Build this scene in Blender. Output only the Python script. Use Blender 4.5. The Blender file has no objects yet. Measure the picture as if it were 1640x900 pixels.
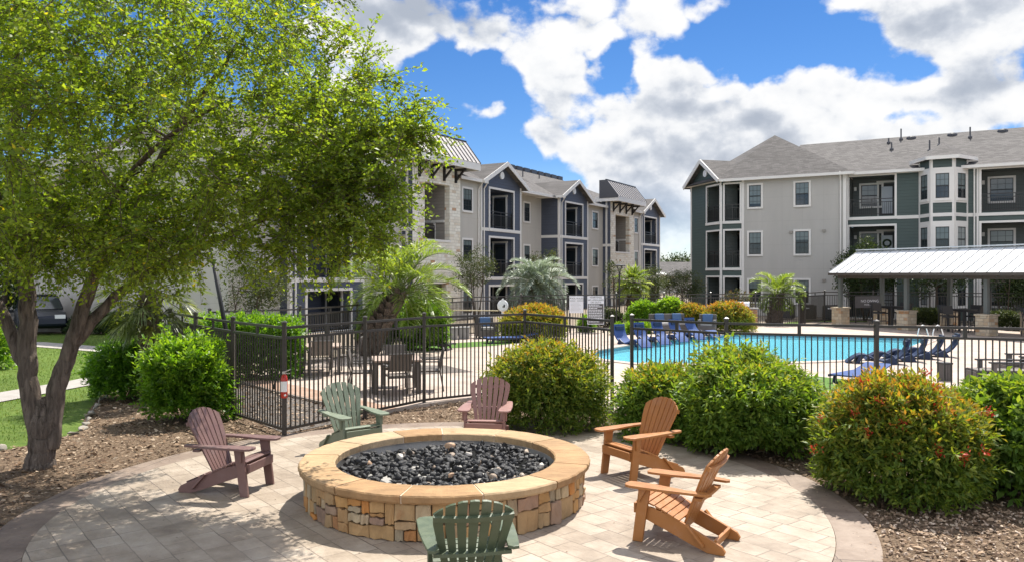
import bpy, bmesh, math, random
import numpy as np
from mathutils import Vector, Matrix, noise
from mathutils.geometry import tessellate_polygon

# ------------------------------------------------------------------ camera, light, exposure
scene = bpy.context.scene
C = scene.collection
R = math.radians
F, EYE, HOR = 1243.0, 2.6, 440.0

cam_data = bpy.data.cameras.new("camera")
cam = bpy.data.objects.new("camera", cam_data)
C.objects.link(cam)
cam.location = (0, 0, EYE)
cam.rotation_euler = (R(90), 0, 0)
cam_data.sensor_width = 36.0
cam_data.lens = F / 1640 * 36
cam_data.shift_y = -10 / 1640
cam_data.clip_start = 0.1
cam_data.clip_end = 3000
scene.camera = cam

scene.view_settings.view_transform = 'Standard'
scene.view_settings.look = 'None'
scene.view_settings.exposure = 0.84
scene.view_settings.gamma = 1.0
scene.view_settings.use_curve_mapping = False

SUN_EL = R(58)
SH = Vector((0.48, 0.877, 0)).normalized()
SUN = Vector((SH.x * math.cos(SUN_EL), SH.y * math.cos(SUN_EL), math.sin(SUN_EL)))
sd = bpy.data.lights.new("sun", 'SUN')
sd.energy = 4.6
sd.angle = R(0.5)
sd.color = (1.0, 0.95, 0.86)
so = bpy.data.objects.new("sun", sd)
C.objects.link(so)
so.rotation_euler = (-SUN).to_track_quat('-Z', 'Y').to_euler()
so.location = (0, 0, 60)

# ------------------------------------------------------------------ node helper
class NT:
    def __init__(self, tree):
        self.t = tree
    def n(self, kind, **kw):
        nd = self.t.nodes.new(kind)
        for k, v in kw.items():
            setattr(nd, k, v)
        return nd
    def link(self, a, b):
        self.t.links.new(a, b)
    def setin(self, sock, v):
        if isinstance(v, bpy.types.NodeSocket):
            self.link(v, sock)
        elif v is not None:
            sock.default_value = v
    def math(self, op, a, b=None, c=None, clamp=False):
        nd = self.n('ShaderNodeMath', operation=op, use_clamp=clamp)
        self.setin(nd.inputs[0], a)
        self.setin(nd.inputs[1], b)
        self.setin(nd.inputs[2], c)
        return nd.outputs[0]
    def vmath(self, op, a, b=None):
        nd = self.n('ShaderNodeVectorMath', operation=op)
        self.setin(nd.inputs[0], a)
        self.setin(nd.inputs[1], b)
        return nd.outputs['Value'] if op in ('LENGTH', 'DOT_PRODUCT') else nd.outputs[0]
    def noise(self, vec, scale, detail=4, rough=0.55, dist=0.0):
        nd = self.n('ShaderNodeTexNoise')
        self.setin(nd.inputs['Vector'], vec)
        nd.inputs['Scale'].default_value = scale
        nd.inputs['Detail'].default_value = detail
        nd.inputs['Roughness'].default_value = rough
        nd.inputs['Distortion'].default_value = dist
        return nd.outputs['Fac']
    def smooth(self, v, a, b, lo=0.0, hi=1.0):
        nd = self.n('ShaderNodeMapRange', interpolation_type='SMOOTHSTEP')
        self.setin(nd.inputs[0], v)
        for i, q in enumerate((a, b, lo, hi)):
            nd.inputs[1 + i].default_value = q
        return nd.outputs[0]
    def mix(self, f, a, b, blend='MIX'):
        nd = self.n('ShaderNodeMix', data_type='RGBA', blend_type=blend)
        self.setin(nd.inputs[0], f)
        for s, v in ((nd.inputs[6], a), (nd.inputs[7], b)):
            if isinstance(v, (tuple, list)) and len(v) == 3:
                v = (*v, 1)
            self.setin(s, v)
        return nd.outputs[2]
    def ramp(self, f, stops, interp='LINEAR'):
        nd = self.n('ShaderNodeValToRGB')
        self.setin(nd.inputs[0], f)
        cr = nd.color_ramp
        cr.interpolation = interp
        while len(cr.elements) < len(stops):
            cr.elements.new(0.5)
        for e, (p, c) in zip(cr.elements, stops):
            e.position = p
            e.color = (*c, 1)
        return nd.outputs[0]
    def sep(self, v):
        nd = self.n('ShaderNodeSeparateXYZ')
        self.setin(nd.inputs[0], v)
        return nd.outputs
    def comb(self, x, y, z):
        nd = self.n('ShaderNodeCombineXYZ')
        for i, q in enumerate((x, y, z)):
            self.setin(nd.inputs[i], q)
        return nd.outputs[0]
    def bump(self, h, strength=0.3, dist=0.02):
        nd = self.n('ShaderNodeBump')
        nd.inputs['Strength'].default_value = strength
        nd.inputs['Distance'].default_value = dist
        self.setin(nd.inputs['Height'], h)
        return nd.outputs[0]
    def obj(self):
        return self.n('ShaderNodeTexCoord').outputs['Object']
    def attr(self, name):
        return self.n('ShaderNodeAttribute', attribute_name=name).outputs['Fac']

# ------------------------------------------------------------------ world: Nishita sky with cumulus clouds
world = bpy.data.worlds.new("World")
scene.world = world
world.use_nodes = True
wt = world.node_tree
wt.nodes.clear()
W = NT(wt)
sky = W.n('ShaderNodeTexSky', sky_type='NISHITA')
sky.sun_disc = False
sky.sun_elevation = SUN_EL
sky.sun_rotation = math.atan2(SH.x, SH.y)
sky.air_density = 1.0
sky.dust_density = 0.3
sky.ozone_density = 2.5
gen = W.n('ShaderNodeTexCoord').outputs['Generated']
dx, dy, dz = W.sep(gen)
az = W.math('ARCTAN2', dx, dy)
el = W.math('ARCSINE', dz)
wn = W.n('ShaderNodeTexNoise')
W.link(gen, wn.inputs['Vector'])
wn.inputs['Scale'].default_value = 9.0
wn.inputs['Detail'].default_value = 5.0
ae = W.vmath('ADD', W.comb(az, el, 0.0), W.vmath('MULTIPLY', W.vmath('SUBTRACT', wn.outputs['Color'], (0.5, 0.5, 0.5)), (0.13, 0.10, 0.0)))

def azel(px, py):
    v = Vector(((px - 820) / F, 1.0, (HOR - py) / F)).normalized()
    return math.atan2(v.x, v.y), math.asin(v.z)

CLOUDS = [  # centre, size, weight of the cloud masses and of the blue gaps between them (as sky directions)
    (700, 30, 190, 75, .75), (590, 10, 130, 75, .5), (850, 60, 140, 90, .75), (1010, 15, 140, 60, .8), (890, 160, 75, 95, .6),
    (950, 165, 90, 75, .7), (935, 255, 105, 55, .5), (1060, 150, 85, 110, .8), (1050, 270, 110, 110, .7), (1130, 135, 110, 65, .55),
    (1240, 170, 175, 66, .8), (1300, 130, 90, 48, .45), (1390, 150, 95, 52, .9), (1240, 235, 200, 66, 1.2), (1020, 250, 120, 90, .5), (1330, 18, 110, 38, .8),
    (1470, 25, 160, 62, .8), (1590, 75, 140, 105, 1.0), (1555, 155, 115, 66, 1.0), (1600, 190, 90, 50, .9), (1440, 205, 60, 26, .9),
    (1090, 375, 180, 80, 1.4), (1000, 330, 140, 75, .9), (560, 160, 110, 160, .7), (650, 115, 55, 32, .45), (728, 172, 30, 16, 1.0), (780, 184, 48, 17, 1.1), (752, 203, 20, 14, .8), (785, 214, 26, 16, .9), (860, 215, 70, 26, .9), (900, 245, 60, 26, .7),
    (700, 175, 115, 60, -.55), (770, 260, 140, 90, -.75), (720, 120, 75, 32, -.5), (800, 130, 60, 40, -.6), (985, 105, 42, 46, -1.2), (1150, 58, 95, 38, -1.1), (1290, 70, 120, 50, -1.0),
    (1200, 95, 60, 35, -.35), (1465, 98, 60, 36, -1.0), (1430, 182, 70, 22, -1.1), (1000, 232, 30, 22, -.35), (690, 240, 90, 80, -.45),
]
GREYS = [(690, 45, 170, 50, 1.0), (590, 15, 110, 40, .8), (905, 190, 55, 70, .45), (1075, 165, 70, 50, .45), (1010, 290, 110, 80, .3), (1180, 172, 90, 30, .45), (1230, 190, 80, 20, .4),
         (1440, 45, 120, 38, .65), (1610, 95, 80, 35, .55), (1560, 135, 70, 22, .45), (1110, 250, 120, 50, .4), (1240, 235, 130, 25, .45), (1040, 340, 120, 40, .35), (1500, 20, 120, 25, .4)]

def blobs(lst, start):
    acc = start
    for px, py, rx, ry, w in lst:
        a, e = azel(px, py)
        q = W.vmath('SUBTRACT', ae, (a, e, 0))
        q = W.vmath('MULTIPLY', q, (F / rx, F / ry, 0))
        g = W.smooth(W.vmath('LENGTH', q), 1.35, 0.15, 0.0, 1.0)
        acc = W.math('MULTIPLY_ADD', g, w, acc)
    return acc

p0 = W.vmath('MULTIPLY', gen, (1.0, 1.0, 1.35))
def billow(vec, scale, detail):
    q = W.noise(vec, scale, detail, 0.5)
    return W.math('MULTIPLY', W.math('ABSOLUTE', W.math('SUBTRACT', q, 0.5)), 2.0)      # rounded lumps with sharp creases
def fbm(vec, fine=True):
    a = W.noise(vec, 8.0, 7 if fine else 3, 0.6)
    b = billow(vec, 13.0, 3 if fine else 1)
    return W.math('MULTIPLY_ADD', b, 0.42, a)
n1 = fbm(p0)
n2 = fbm(W.vmath('ADD', p0, (0.006, 0.0, 0.022)))
base = W.math('MULTIPLY', W.math('SUBTRACT', n1, 0.565), 3.5)
up = W.smooth(el, 0.36, 0.75)
behind = W.smooth(dy, 0.55, -0.1)
bias = W.math('MULTIPLY_ADD', W.math('MAXIMUM', up, behind), 0.66, -0.52)  # more cloud added overhead and behind the camera, out of view, as white fill
m = W.math('ADD', blobs(CLOUDS, bias), base)
dens = W.smooth(m, -0.10, 0.48)
lit = W.math('SUBTRACT', n1, n2)                      # billow relief: the side towards the sun against the side away from it
grey = blobs([(*q_[:4], q_[4] * .95) for q_ in GREYS], -0.02)
g2 = W.math('MULTIPLY_ADD', lit, -2.8, grey)
g2 = W.math('MULTIPLY_ADD', W.math('SUBTRACT', m, 0.45), 0.22, g2)
g2 = W.smooth(g2, -0.25, 1.25)
ccol = W.ramp(g2, [(0.0, (1.0, 1.0, 1.0)), (0.28, (0.90, 0.915, 0.94)), (0.6, (0.66, 0.70, 0.77)), (1.0, (0.45, 0.50, 0.59))])
hsv = W.n('ShaderNodeHueSaturation')
hsv.inputs['Saturation'].default_value = 1.12
hsv.inputs['Value'].default_value = 1.0
W.link(sky.outputs[0], hsv.inputs['Color'])
deep = W.mix(1.0, hsv.outputs[0], W.ramp(W.smooth(el, 0.0, 0.40), [(0.0, (0.52, 0.58, 0.72)), (0.3, (0.30, 0.42, 0.58)), (1.0, (0.215, 0.365, 0.53))]), 'MULTIPLY')
SKY_K, CLOUD_K = 0.12, 4.75
cloud_fill = W.math('MULTIPLY_ADD', W.math('MAXIMUM', W.math('MULTIPLY', up, 0.8), behind), 1.6 * CLOUD_K, CLOUD_K)    # unseen clouds overhead and behind the camera, brightened as added fill light
ccol = W.vmath('SCALE', ccol)
W.link(cloud_fill, ccol.node.inputs['Scale'])
hz = W.smooth(el, 0.0, 0.14, 0.55, 1.0)               # thin cloud low down lets the horizon sky through
final = W.mix(W.math('MULTIPLY', dens, hz), deep, ccol)
bg = W.n('ShaderNodeBackground')
bg.inputs['Strength'].default_value = SKY_K
W.link(final, bg.inputs['Color'])
wo = W.n('ShaderNodeOutputWorld')
W.link(bg.outputs[0], wo.inputs['Surface'])
world.cycles.sampling_method = 'MANUAL'
world.cycles.sample_map_resolution = 512

# ------------------------------------------------------------------ scene-graph helpers
def tag(o, label=None, cat=None, group=None, kind=None):
    if label: o['label'] = label
    if cat: o['category'] = cat
    if group: o['group'] = group
    if kind: o['kind'] = kind
    return o

def thing(name, label, cat, loc=(0, 0, 0), rz=0.0, group=None):
    o = bpy.data.objects.new(name, None)
    o.empty_display_size = 0.2
    C.objects.link(o)
    o.location = loc
    o.rotation_euler = (0, 0, rz)
    return tag(o, label, cat, group)

def copy_tree(o, parent=None):
    c = o.copy()
    C.objects.link(c)
    c.parent = parent
    for ch in list(o.children):
        copy_tree(ch, c)
    return c

def G(px, py, z=0.0):
    Y = F * (EYE - z) / (py - HOR)
    return Vector(((px - 820) / F * Y, Y, z))

def link_mesh(name, me, mat, parent, smooth, bevel):
    o = bpy.data.objects.new(name, me)
    C.objects.link(o)
    for m_ in (mat if isinstance(mat, (list, tuple)) else [mat]):
        me.materials.append(m_)
    if parent is not None:
        o.parent = parent
    if smooth:
        me.polygons.foreach_set('use_smooth', [True] * len(me.polygons))
    if bevel:
        b = o.modifiers.new('bevel', 'BEVEL')
        b.width = bevel
        b.segments = 2
        b.limit_method = 'ANGLE'
        b.angle_limit = R(40)
    return o

class MB:
    def __init__(self, M=None):
        self.v, self.f, self.mi, self.tint, self.M, self.cur, self.ct = [], [], [], [], M, 0, 0.5
    def add(self, vs, fs):
        n = len(self.v)
        for p in vs:
            p = Vector(p)
            if self.M is not None:
                p = self.M @ p
            self.v.append(p)
            self.tint.append(self.ct)
        for f in fs:
            self.f.append(tuple(n + i for i in f))
            self.mi.append(self.cur)
        return self
    def face(self, *pts):
        return self.add(pts, [tuple(range(len(pts)))])
    def box(self, x0, x1, y0, y1, z0, z1):
        v = [(x, y, z) for z in (z0, z1) for y in (y0, y1) for x in (x0, x1)]
        return self.add(v, [(0, 2, 3, 1), (4, 5, 7, 6), (0, 1, 5, 4), (2, 6, 7, 3), (0, 4, 6, 2), (1, 3, 7, 5)])
    def beam(self, a, b, w, h, up=(0, 0, 1)):
        a, b, up = Vector(a), Vector(b), Vector(up)
        d = (b - a).normalized()
        s = d.cross(up)
        if s.length < 1e-4:
            s = d.cross(Vector((1, 0, 0)))
        s.normalize()
        u = s.cross(d)
        v = [p + s * (sx * w / 2) + u * (sz * h / 2) for p in (a, b) for sz in (-1, 1) for sx in (-1, 1)]
        return self.add(v, [(0, 2, 3, 1), (4, 5, 7, 6), (0, 1, 5, 4), (2, 6, 7, 3), (0, 4, 6, 2), (1, 3, 7, 5)])
    def prism(self, poly, lo, hi):
        """poly: list of 3D points of one face, given twice displaced by lo / hi vectors"""
        lo, hi = Vector(lo), Vector(hi)
        n = len(poly)
        v = [Vector(p) + lo for p in poly] + [Vector(p) + hi for p in poly]
        f = [tuple(reversed(range(n))), tuple(range(n, 2 * n))]
        f += [(i, (i + 1) % n, n + (i + 1) % n, n + i) for i in range(n)]
        return self.add(v, f)
    def tube(self, pts, rad, n=8, cap=True):
        pts = [Vector(p) for p in pts]
        if not hasattr(rad, '__len__'):
            rad = [rad] * len(pts)
        vs, prev = [], None
        for i, p in enumerate(pts):
            d = (pts[min(i + 1, len(pts) - 1)] - pts[max(i - 1, 0)]).normalized()
            if prev is None:
                s = d.cross(Vector((0, 0, 1)))
                if s.length < 1e-3:
                    s = d.cross(Vector((1, 0, 0)))
            else:
                s = prev - d * prev.dot(d)
                if s.length < 1e-4:
                    s = d.cross(Vector((1, 0, 0)))
            s.normalize()
            prev = s
            u = d.cross(s)
            for k in range(n):
                a = 2 * math.pi * k / n
                vs.append(p + (s * math.cos(a) + u * math.sin(a)) * rad[i])
        fs = []
        for i in range(len(pts) - 1):
            for k in range(n):
                k2 = (k + 1) % n
                fs.append((i * n + k, i * n + k2, (i + 1) * n + k2, (i + 1) * n + k))
        if cap:
            fs.append(tuple(reversed(range(n))))
            fs.append(tuple(range((len(pts) - 1) * n, len(pts) * n)))
        return self.add(vs, fs)
    def lathe(self, prof, n=24, c=(0, 0, 0)):
        vs, fs = [], []
        for r, z in prof:
            for k in range(n):
                a = 2 * math.pi * k / n
                vs.append((c[0] + r * math.cos(a), c[1] + r * math.sin(a), c[2] + z))
        for i in range(len(prof) - 1):
            for k in range(n):
                k2 = (k + 1) % n
                fs.append((i * n + k, i * n + k2, (i + 1) * n + k2, (i + 1) * n + k))
        return self.add(vs, fs)
    def build(self, name, mat, parent=None, smooth=False, bevel=0, tint=False):
        me = bpy.data.meshes.new(name)
        me.from_pydata(self.v, [], self.f)
        if isinstance(mat, (list, tuple)):
            me.polygons.foreach_set('material_index', self.mi)
        if tint:
            me.attributes.new('tint', 'FLOAT', 'POINT').data.foreach_set('value', self.tint)
        me.update()
        return link_mesh(name, me, mat, parent, smooth, bevel)

def np_mesh(name, V, Q, mat, parent=None, tint=None, smooth=False):
    me = bpy.data.meshes.new(name)
    k = Q.shape[1]
    me.vertices.add(len(V))
    me.vertices.foreach_set('co', np.ascontiguousarray(V, dtype=np.float32).ravel())
    me.loops.add(Q.size)
    me.loops.foreach_set('vertex_index', np.ascontiguousarray(Q, dtype=np.int32).ravel())
    me.polygons.add(len(Q))
    me.polygons.foreach_set('loop_start', np.arange(0, Q.size, k, dtype=np.int32))
    if tint is not None:
        me.attributes.new('tint', 'FLOAT', 'POINT').data.foreach_set('value', np.ascontiguousarray(tint, dtype=np.float32))
    me.update(calc_edges=True)
    return link_mesh(name, me, mat, parent, smooth, 0)

def nrm(a):
    return a / np.maximum(np.linalg.norm(a, axis=1, keepdims=True), 1e-9)

def leaf_geo(P, D, L, Wd, rng, fold=0.18, up=0.6):
    """pointed, folded leaves: base P, axis D, length L, width Wd"""
    n = len(P)
    D = nrm(D)
    ref = nrm(rng.normal(size=(n, 3)) * (1 - up) + np.array([0, 0, 1.0]) * up)
    S = np.cross(D, ref)
    bad = np.linalg.norm(S, axis=1) < 1e-3
    S[bad] = np.array([1.0, 0, 0])
    S = nrm(S)
    N = np.cross(S, D)
    L = np.broadcast_to(L, (n,))[:, None]
    Wd = np.broadcast_to(Wd, (n,))[:, None]
    V = np.empty((n, 4, 3))
    V[:, 0] = P
    V[:, 1] = P + D * L * 0.45 + S * Wd * 0.5 + N * Wd * fold
    V[:, 2] = P + D * L
    V[:, 3] = P + D * L * 0.45 - S * Wd * 0.5 + N * Wd * fold
    Q = np.arange(n * 4).reshape(n, 4)
    return V.reshape(-1, 3), Q

def inpoly(xy, poly):
    x, y = xy[:, 0], xy[:, 1]
    c = np.zeros(len(xy), bool)
    j = len(poly) - 1
    for i in range(len(poly)):
        xi, yi = poly[i]
        xj, yj = poly[j]
        cond = ((yi > y) != (yj > y)) & (x < (xj - xi) * (y - yi) / ((yj - yi) or 1e-9) + xi)
        c ^= cond
        j = i
    return c

def sample_poly(poly, n, rng, exclude=()):
    a = np.array(poly)
    lo, hi = a.min(0), a.max(0)
    out = []
    tot = 0
    for _ in range(60):
        p = lo + rng.random((n, 2)) * (hi - lo)
        k = inpoly(p, poly)
        for e in exclude:
            k &= ~inpoly(p, e)
        out.append(p[k])
        tot += k.sum()
        if tot >= n:
            break
    return np.concatenate(out)[:n]

# ------------------------------------------------------------------ materials
def newmat(name):
    m_ = bpy.data.materials.new(name)
    m_.use_nodes = True
    m_.node_tree.nodes.clear()
    t = NT(m_.node_tree)
    b = t.n('ShaderNodeBsdfPrincipled')
    o = t.n('ShaderNodeOutputMaterial')
    t.link(b.outputs[0], o.inputs[0])
    return m_, t, b, o

def setc(t, sock, c):
    if isinstance(c, (tuple, list)):
        sock.default_value = (*c[:3], 1)
    else:
        t.link(c, sock)

def simple(name, col, rough=0.6, spec=0.35, metal=0.0, var=0.12, vscale=3.0, bump=0.0, bscale=40.0, bd=0.01):
    m_, t, b, o = newmat(name)
    co = t.obj()
    nz = t.noise(co, vscale, 5, 0.6)
    k = t.math('MULTIPLY_ADD', t.math('SUBTRACT', nz, 0.5), 2 * var, 1.0)
    c = t.vmath('SCALE', (col[0], col[1], col[2]))
    c.node.inputs['Scale'].default_value = 1
    t.link(k, c.node.inputs['Scale'])
    t.link(c, b.inputs['Base Color'])
    b.inputs['Roughness'].default_value = rough
    b.inputs['Specular IOR Level'].default_value = spec
    b.inputs['Metallic'].default_value = metal
    if bump:
        t.link(t.bump(t.noise(co, bscale, 4, 0.6), bump, bd), b.inputs['Normal'])
    return m_

def leafmat(name, stops, trans=0.45, rough=0.45, spec=0.35, tcol=None):
    m_, t, b, o = newmat(name)
    c = t.ramp(t.attr('tint'), stops)
    t.link(c, b.inputs['Base Color'])
    b.inputs['Roughness'].default_value = rough
    b.inputs['Specular IOR Level'].default_value = spec
    tr = t.n('ShaderNodeBsdfTranslucent')
    tc = t.mix(1.0, c, tcol or (1.5, 1.45, 0.5), 'MULTIPLY')
    t.link(tc, tr.inputs['Color'])
    mx = t.n('ShaderNodeMixShader')
    mx.inputs[0].default_value = trans
    t.link(b.outputs[0], mx.inputs[1])
    t.link(tr.outputs[0], mx.inputs[2])
    t.link(mx.outputs[0], o.inputs[0])
    return m_

def siding(name, col, pitch=0.19, rough=0.55):
    m_, t, b, o = newmat(name)
    co = t.obj()
    x, y, z = t.sep(co)
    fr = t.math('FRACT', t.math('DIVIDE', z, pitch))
    gap = t.smooth(fr, 0.0, 0.10, 0.55, 1.0)  # dark line at each lap: the lap's shadow put into the colour
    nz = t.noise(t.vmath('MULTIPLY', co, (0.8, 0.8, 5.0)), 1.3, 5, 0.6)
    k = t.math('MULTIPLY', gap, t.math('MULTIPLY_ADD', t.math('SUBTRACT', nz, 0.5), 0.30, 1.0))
    c = t.vmath('SCALE', (col[0], col[1], col[2]))
    t.link(k, c.node.inputs['Scale'])
    t.link(c, b.inputs['Base Color'])
    b.inputs['Roughness'].default_value = rough
    b.inputs['Specular IOR Level'].default_value = 0.3
    h = t.math('SUBTRACT', 1.0, fr)
    t.link(t.bump(h, 0.8, 0.02), b.inputs['Normal'])
    return m_

def stucco(name, col):
    m_, t, b, o = newmat(name)
    co = t.obj()
    x, y, z = t.sep(co)
    def groove(v, step, off):
        fr = t.math('FRACT', t.math('DIVIDE', t.math('ADD', v, off), step))
        return t.smooth(t.math('ABSOLUTE', t.math('SUBTRACT', fr, 0.5)), 0.5 - 0.012 / step, 0.5 - 0.006 / step, 1.0, 0.88)
    g = t.math('MULTIPLY', groove(z, 1.525, 0.10), groove(x, 1.24, 0.03))
    nz = t.noise(t.vmath('MULTIPLY', co, (1, 1, 0.25)), 1.1, 6, 0.62)
    k = t.math('MULTIPLY', g, t.math('MULTIPLY_ADD', t.math('SUBTRACT', nz, 0.5), 0.26, 1.0))
    c = t.vmath('SCALE', (col[0], col[1], col[2]))
    t.link(k, c.node.inputs['Scale'])
    t.link(c, b.inputs['Base Color'])
    b.inputs['Roughness'].default_value = 0.85
    b.inputs['Specular IOR Level'].default_value = 0.15
    t.link(t.bump(t.math('MULTIPLY_ADD', g, 3.0, t.noise(co, 60, 3)), 0.25, 0.006), b.inputs['Normal'])
    return m_

def ashlar(name, stops, mortar, bw, rh, ms=0.012, squash=0.7, rot=0.0, vert=True, nscale=6.0, namp=0.2, rough=0.85, bumpk=0.6, bd=0.02):
    """random-colour block work (brick texture driven by object coordinates)"""
    m_, t, b, o = newmat(name)
    co = t.obj()
    if vert:
        x, y, z = t.sep(co)
        vec = t.comb(t.math('ADD', x, y), z, 0.0)
    else:
        mp = t.n('ShaderNodeMapping')
        t.link(co, mp.inputs[0])
        mp.inputs['Rotation'].default_value = (0, 0, rot)
        vec = mp.outputs[0]
    wob = t.n('ShaderNodeTexNoise')
    t.link(co, wob.inputs['Vector'])
    wob.inputs['Scale'].default_value = 3.0
    wv = t.vmath('SUBTRACT', wob.outputs['Color'], (0.5, 0.5, 0.5))
    vec = t.vmath('ADD', vec, t.vmath('MULTIPLY', wv, (0.05, 0.05, 0.0)))
    br = t.n('ShaderNodeTexBrick')
    br.offset = 0.5
    br.squash = squash
    br.squash_frequency = 3
    br.offset_frequency = 2
    t.link(vec, br.inputs['Vector'])
    br.inputs['Color1'].default_value = (0, 0, 0, 1)
    br.inputs['Color2'].default_value = (1, 1, 1, 1)
    br.inputs['Mortar'].default_value = (0.5, 0.5, 0.5, 1)
    br.inputs['Scale'].default_value = 1.0
    br.inputs['Brick Width'].default_value = bw
    br.inputs['Row Height'].default_value = rh
    br.inputs['Mortar Size'].default_value = ms
    br.inputs['Mortar Smooth'].default_value = 0.2
    c = t.ramp(br.outputs['Color'], stops)
    nz = t.noise(co, nscale, 6, 0.62)
    k = t.math('MULTIPLY_ADD', t.math('SUBTRACT', nz, 0.5), 2 * namp, 1.0)
    s = t.vmath('SCALE', c)
    t.link(k, s.node.inputs['Scale'])
    col = t.mix(br.outputs['Fac'], s, mortar)
    t.link(col, b.inputs['Base Color'])
    b.inputs['Roughness'].default_value = rough
    b.inputs['Specular IOR Level'].default_value = 0.25
    h = t.math('MULTIPLY_ADD', br.outputs['Fac'], -1.0, t.math('MULTIPLY', nz, 0.6))
    t.link(t.bump(h, bumpk, bd), b.inputs['Normal'])
    return m_

def glassmat(name, col, rough=0.06, spec=0.7):
    m_, t, b, o = newmat(name)
    b.inputs['Base Color'].default_value = (*col, 1)
    b.inputs['Roughness'].default_value = rough
    b.inputs['Specular IOR Level'].default_value = spec
    co = t.obj()
    t.link(t.bump(t.noise(co, 1.2, 2), 0.08, 0.02), b.inputs['Normal'])
    return m_

def shingle(name, col):
    m_, t, b, o = newmat(name)
    co = t.obj()
    x, y, z = t.sep(co)
    br = t.n('ShaderNodeTexBrick')
    t.link(t.comb(t.math('ADD', x, t.math('MULTIPLY', y, 0.31)), t.math('MULTIPLY', z, 1.0), 0.0), br.inputs['Vector'])
    br.inputs['Color1'].default_value = (0.72, 0.72, 0.72, 1)
    br.inputs['Color2'].default_value = (1.18, 1.18, 1.18, 1)
    br.inputs['Mortar'].default_value = (0.6, 0.6, 0.6, 1)
    br.inputs['Scale'].default_value = 1.0
    br.inputs['Brick Width'].default_value = 0.33
    br.inputs['Row Height'].default_value = 0.075
    br.inputs['Mortar Size'].default_value = 0.006
    nz = t.noise(co, 0.7, 6, 0.65)
    k = t.math('MULTIPLY_ADD', t.math('SUBTRACT', nz, 0.5), 0.35, 1.0)
    s = t.vmath('SCALE', t.mix(1.0, br.outputs['Color'], col, 'MULTIPLY'))
    t.link(k, s.node.inputs['Scale'])
    t.link(s, b.inputs['Base Color'])
    b.inputs['Roughness'].default_value = 0.9
    b.inputs['Specular IOR Level'].default_value = 0.2
    t.link(t.bump(br.outputs['Fac'], -0.4, 0.02), b.inputs['Normal'])
    return m_

MT = {}
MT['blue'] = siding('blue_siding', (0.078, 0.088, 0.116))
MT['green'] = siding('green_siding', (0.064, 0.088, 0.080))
MT['tan'] = stucco('tan_stucco', (0.46, 0.430, 0.385))
MT['tan2'] = stucco('grey_tan_stucco', (0.425, 0.405, 0.375))
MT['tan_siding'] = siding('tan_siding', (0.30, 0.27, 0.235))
MT['trim'] = simple('white_trim', (0.68, 0.65, 0.61), 0.5, var=0.06)
MT['limestone'] = ashlar('limestone', [(0.0, (0.66, 0.59, 0.49)), (0.35, (0.79, 0.75, 0.66)), (0.75, (0.74, 0.68, 0.57)), (0.95, (0.62, 0.53, 0.41)), (1.0, (0.48, 0.27, 0.15))], (0.52, 0.48, 0.41), 0.42, 0.17, 0.010, nscale=5, namp=0.16)
MT['dark_wood'] = simple('dark_bracket', (0.020, 0.017, 0.015), 0.6)
MT['metal_roof'] = simple('grey_metal_roof', (0.42, 0.39, 0.365), 0.4, 0.5, 0.35, var=0.06)
MT['dark_metal'] = simple('dark_roof_metal', (0.055, 0.055, 0.062), 0.45, 0.5)
MT['shingle'] = shingle('roof_shingles', (0.112, 0.104, 0.100))
MT['shingle2'] = shingle('roof_shingles_pale', (0.118, 0.110, 0.106))
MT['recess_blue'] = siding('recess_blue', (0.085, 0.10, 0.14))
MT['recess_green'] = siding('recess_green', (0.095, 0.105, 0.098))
MT['glass'] = glassmat('window_glass', (0.020, 0.026, 0.030))
MT['blind'] = glassmat('blind_behind_glass', (0.13, 0.16, 0.16), 0.10, 0.6)
MT['blind_pale'] = glassmat('pale_blind_behind_glass', (0.26, 0.28, 0.27), 0.10, 0.5)
MT['blind_dim'] = glassmat('dim_blind_behind_glass', (0.075, 0.09, 0.09), 0.08, 0.6)
MT['door_glass'] = glassmat('door_glass', (0.40, 0.42, 0.44), 0.12, 0.6)
MT['sash'] = simple('dark_sash', (0.022, 0.024, 0.024), 0.5)
MT['rail'] = simple('dark_railing', (0.028, 0.026, 0.024), 0.45, 0.45)
MT['fence'] = simple('bronze_fence_paint', (0.040, 0.034, 0.029), 0.38, 0.5, var=0.10, vscale=6)
MT['white'] = simple('white_paint', (0.78, 0.78, 0.78), 0.5, var=0.04)
MT['pavilion_roof'] = simple('pale_metal_roof', (0.60, 0.61, 0.62), 0.5, 0.5, 0.0, var=0.05)
MT['greypost'] = simple('grey_green_post', (0.125, 0.135, 0.13), 0.5)
MT['soffit'] = simple('brown_soffit', (0.085, 0.07, 0.06), 0.7)
MT['pier'] = ashlar('pier_stone', [(0, (0.40, 0.31, 0.21)), (0.4, (0.52, 0.45, 0.34)), (0.8, (0.45, 0.36, 0.25)), (1, (0.36, 0.20, 0.10))], (0.34, 0.29, 0.23), 0.30, 0.15, 0.012)

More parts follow.
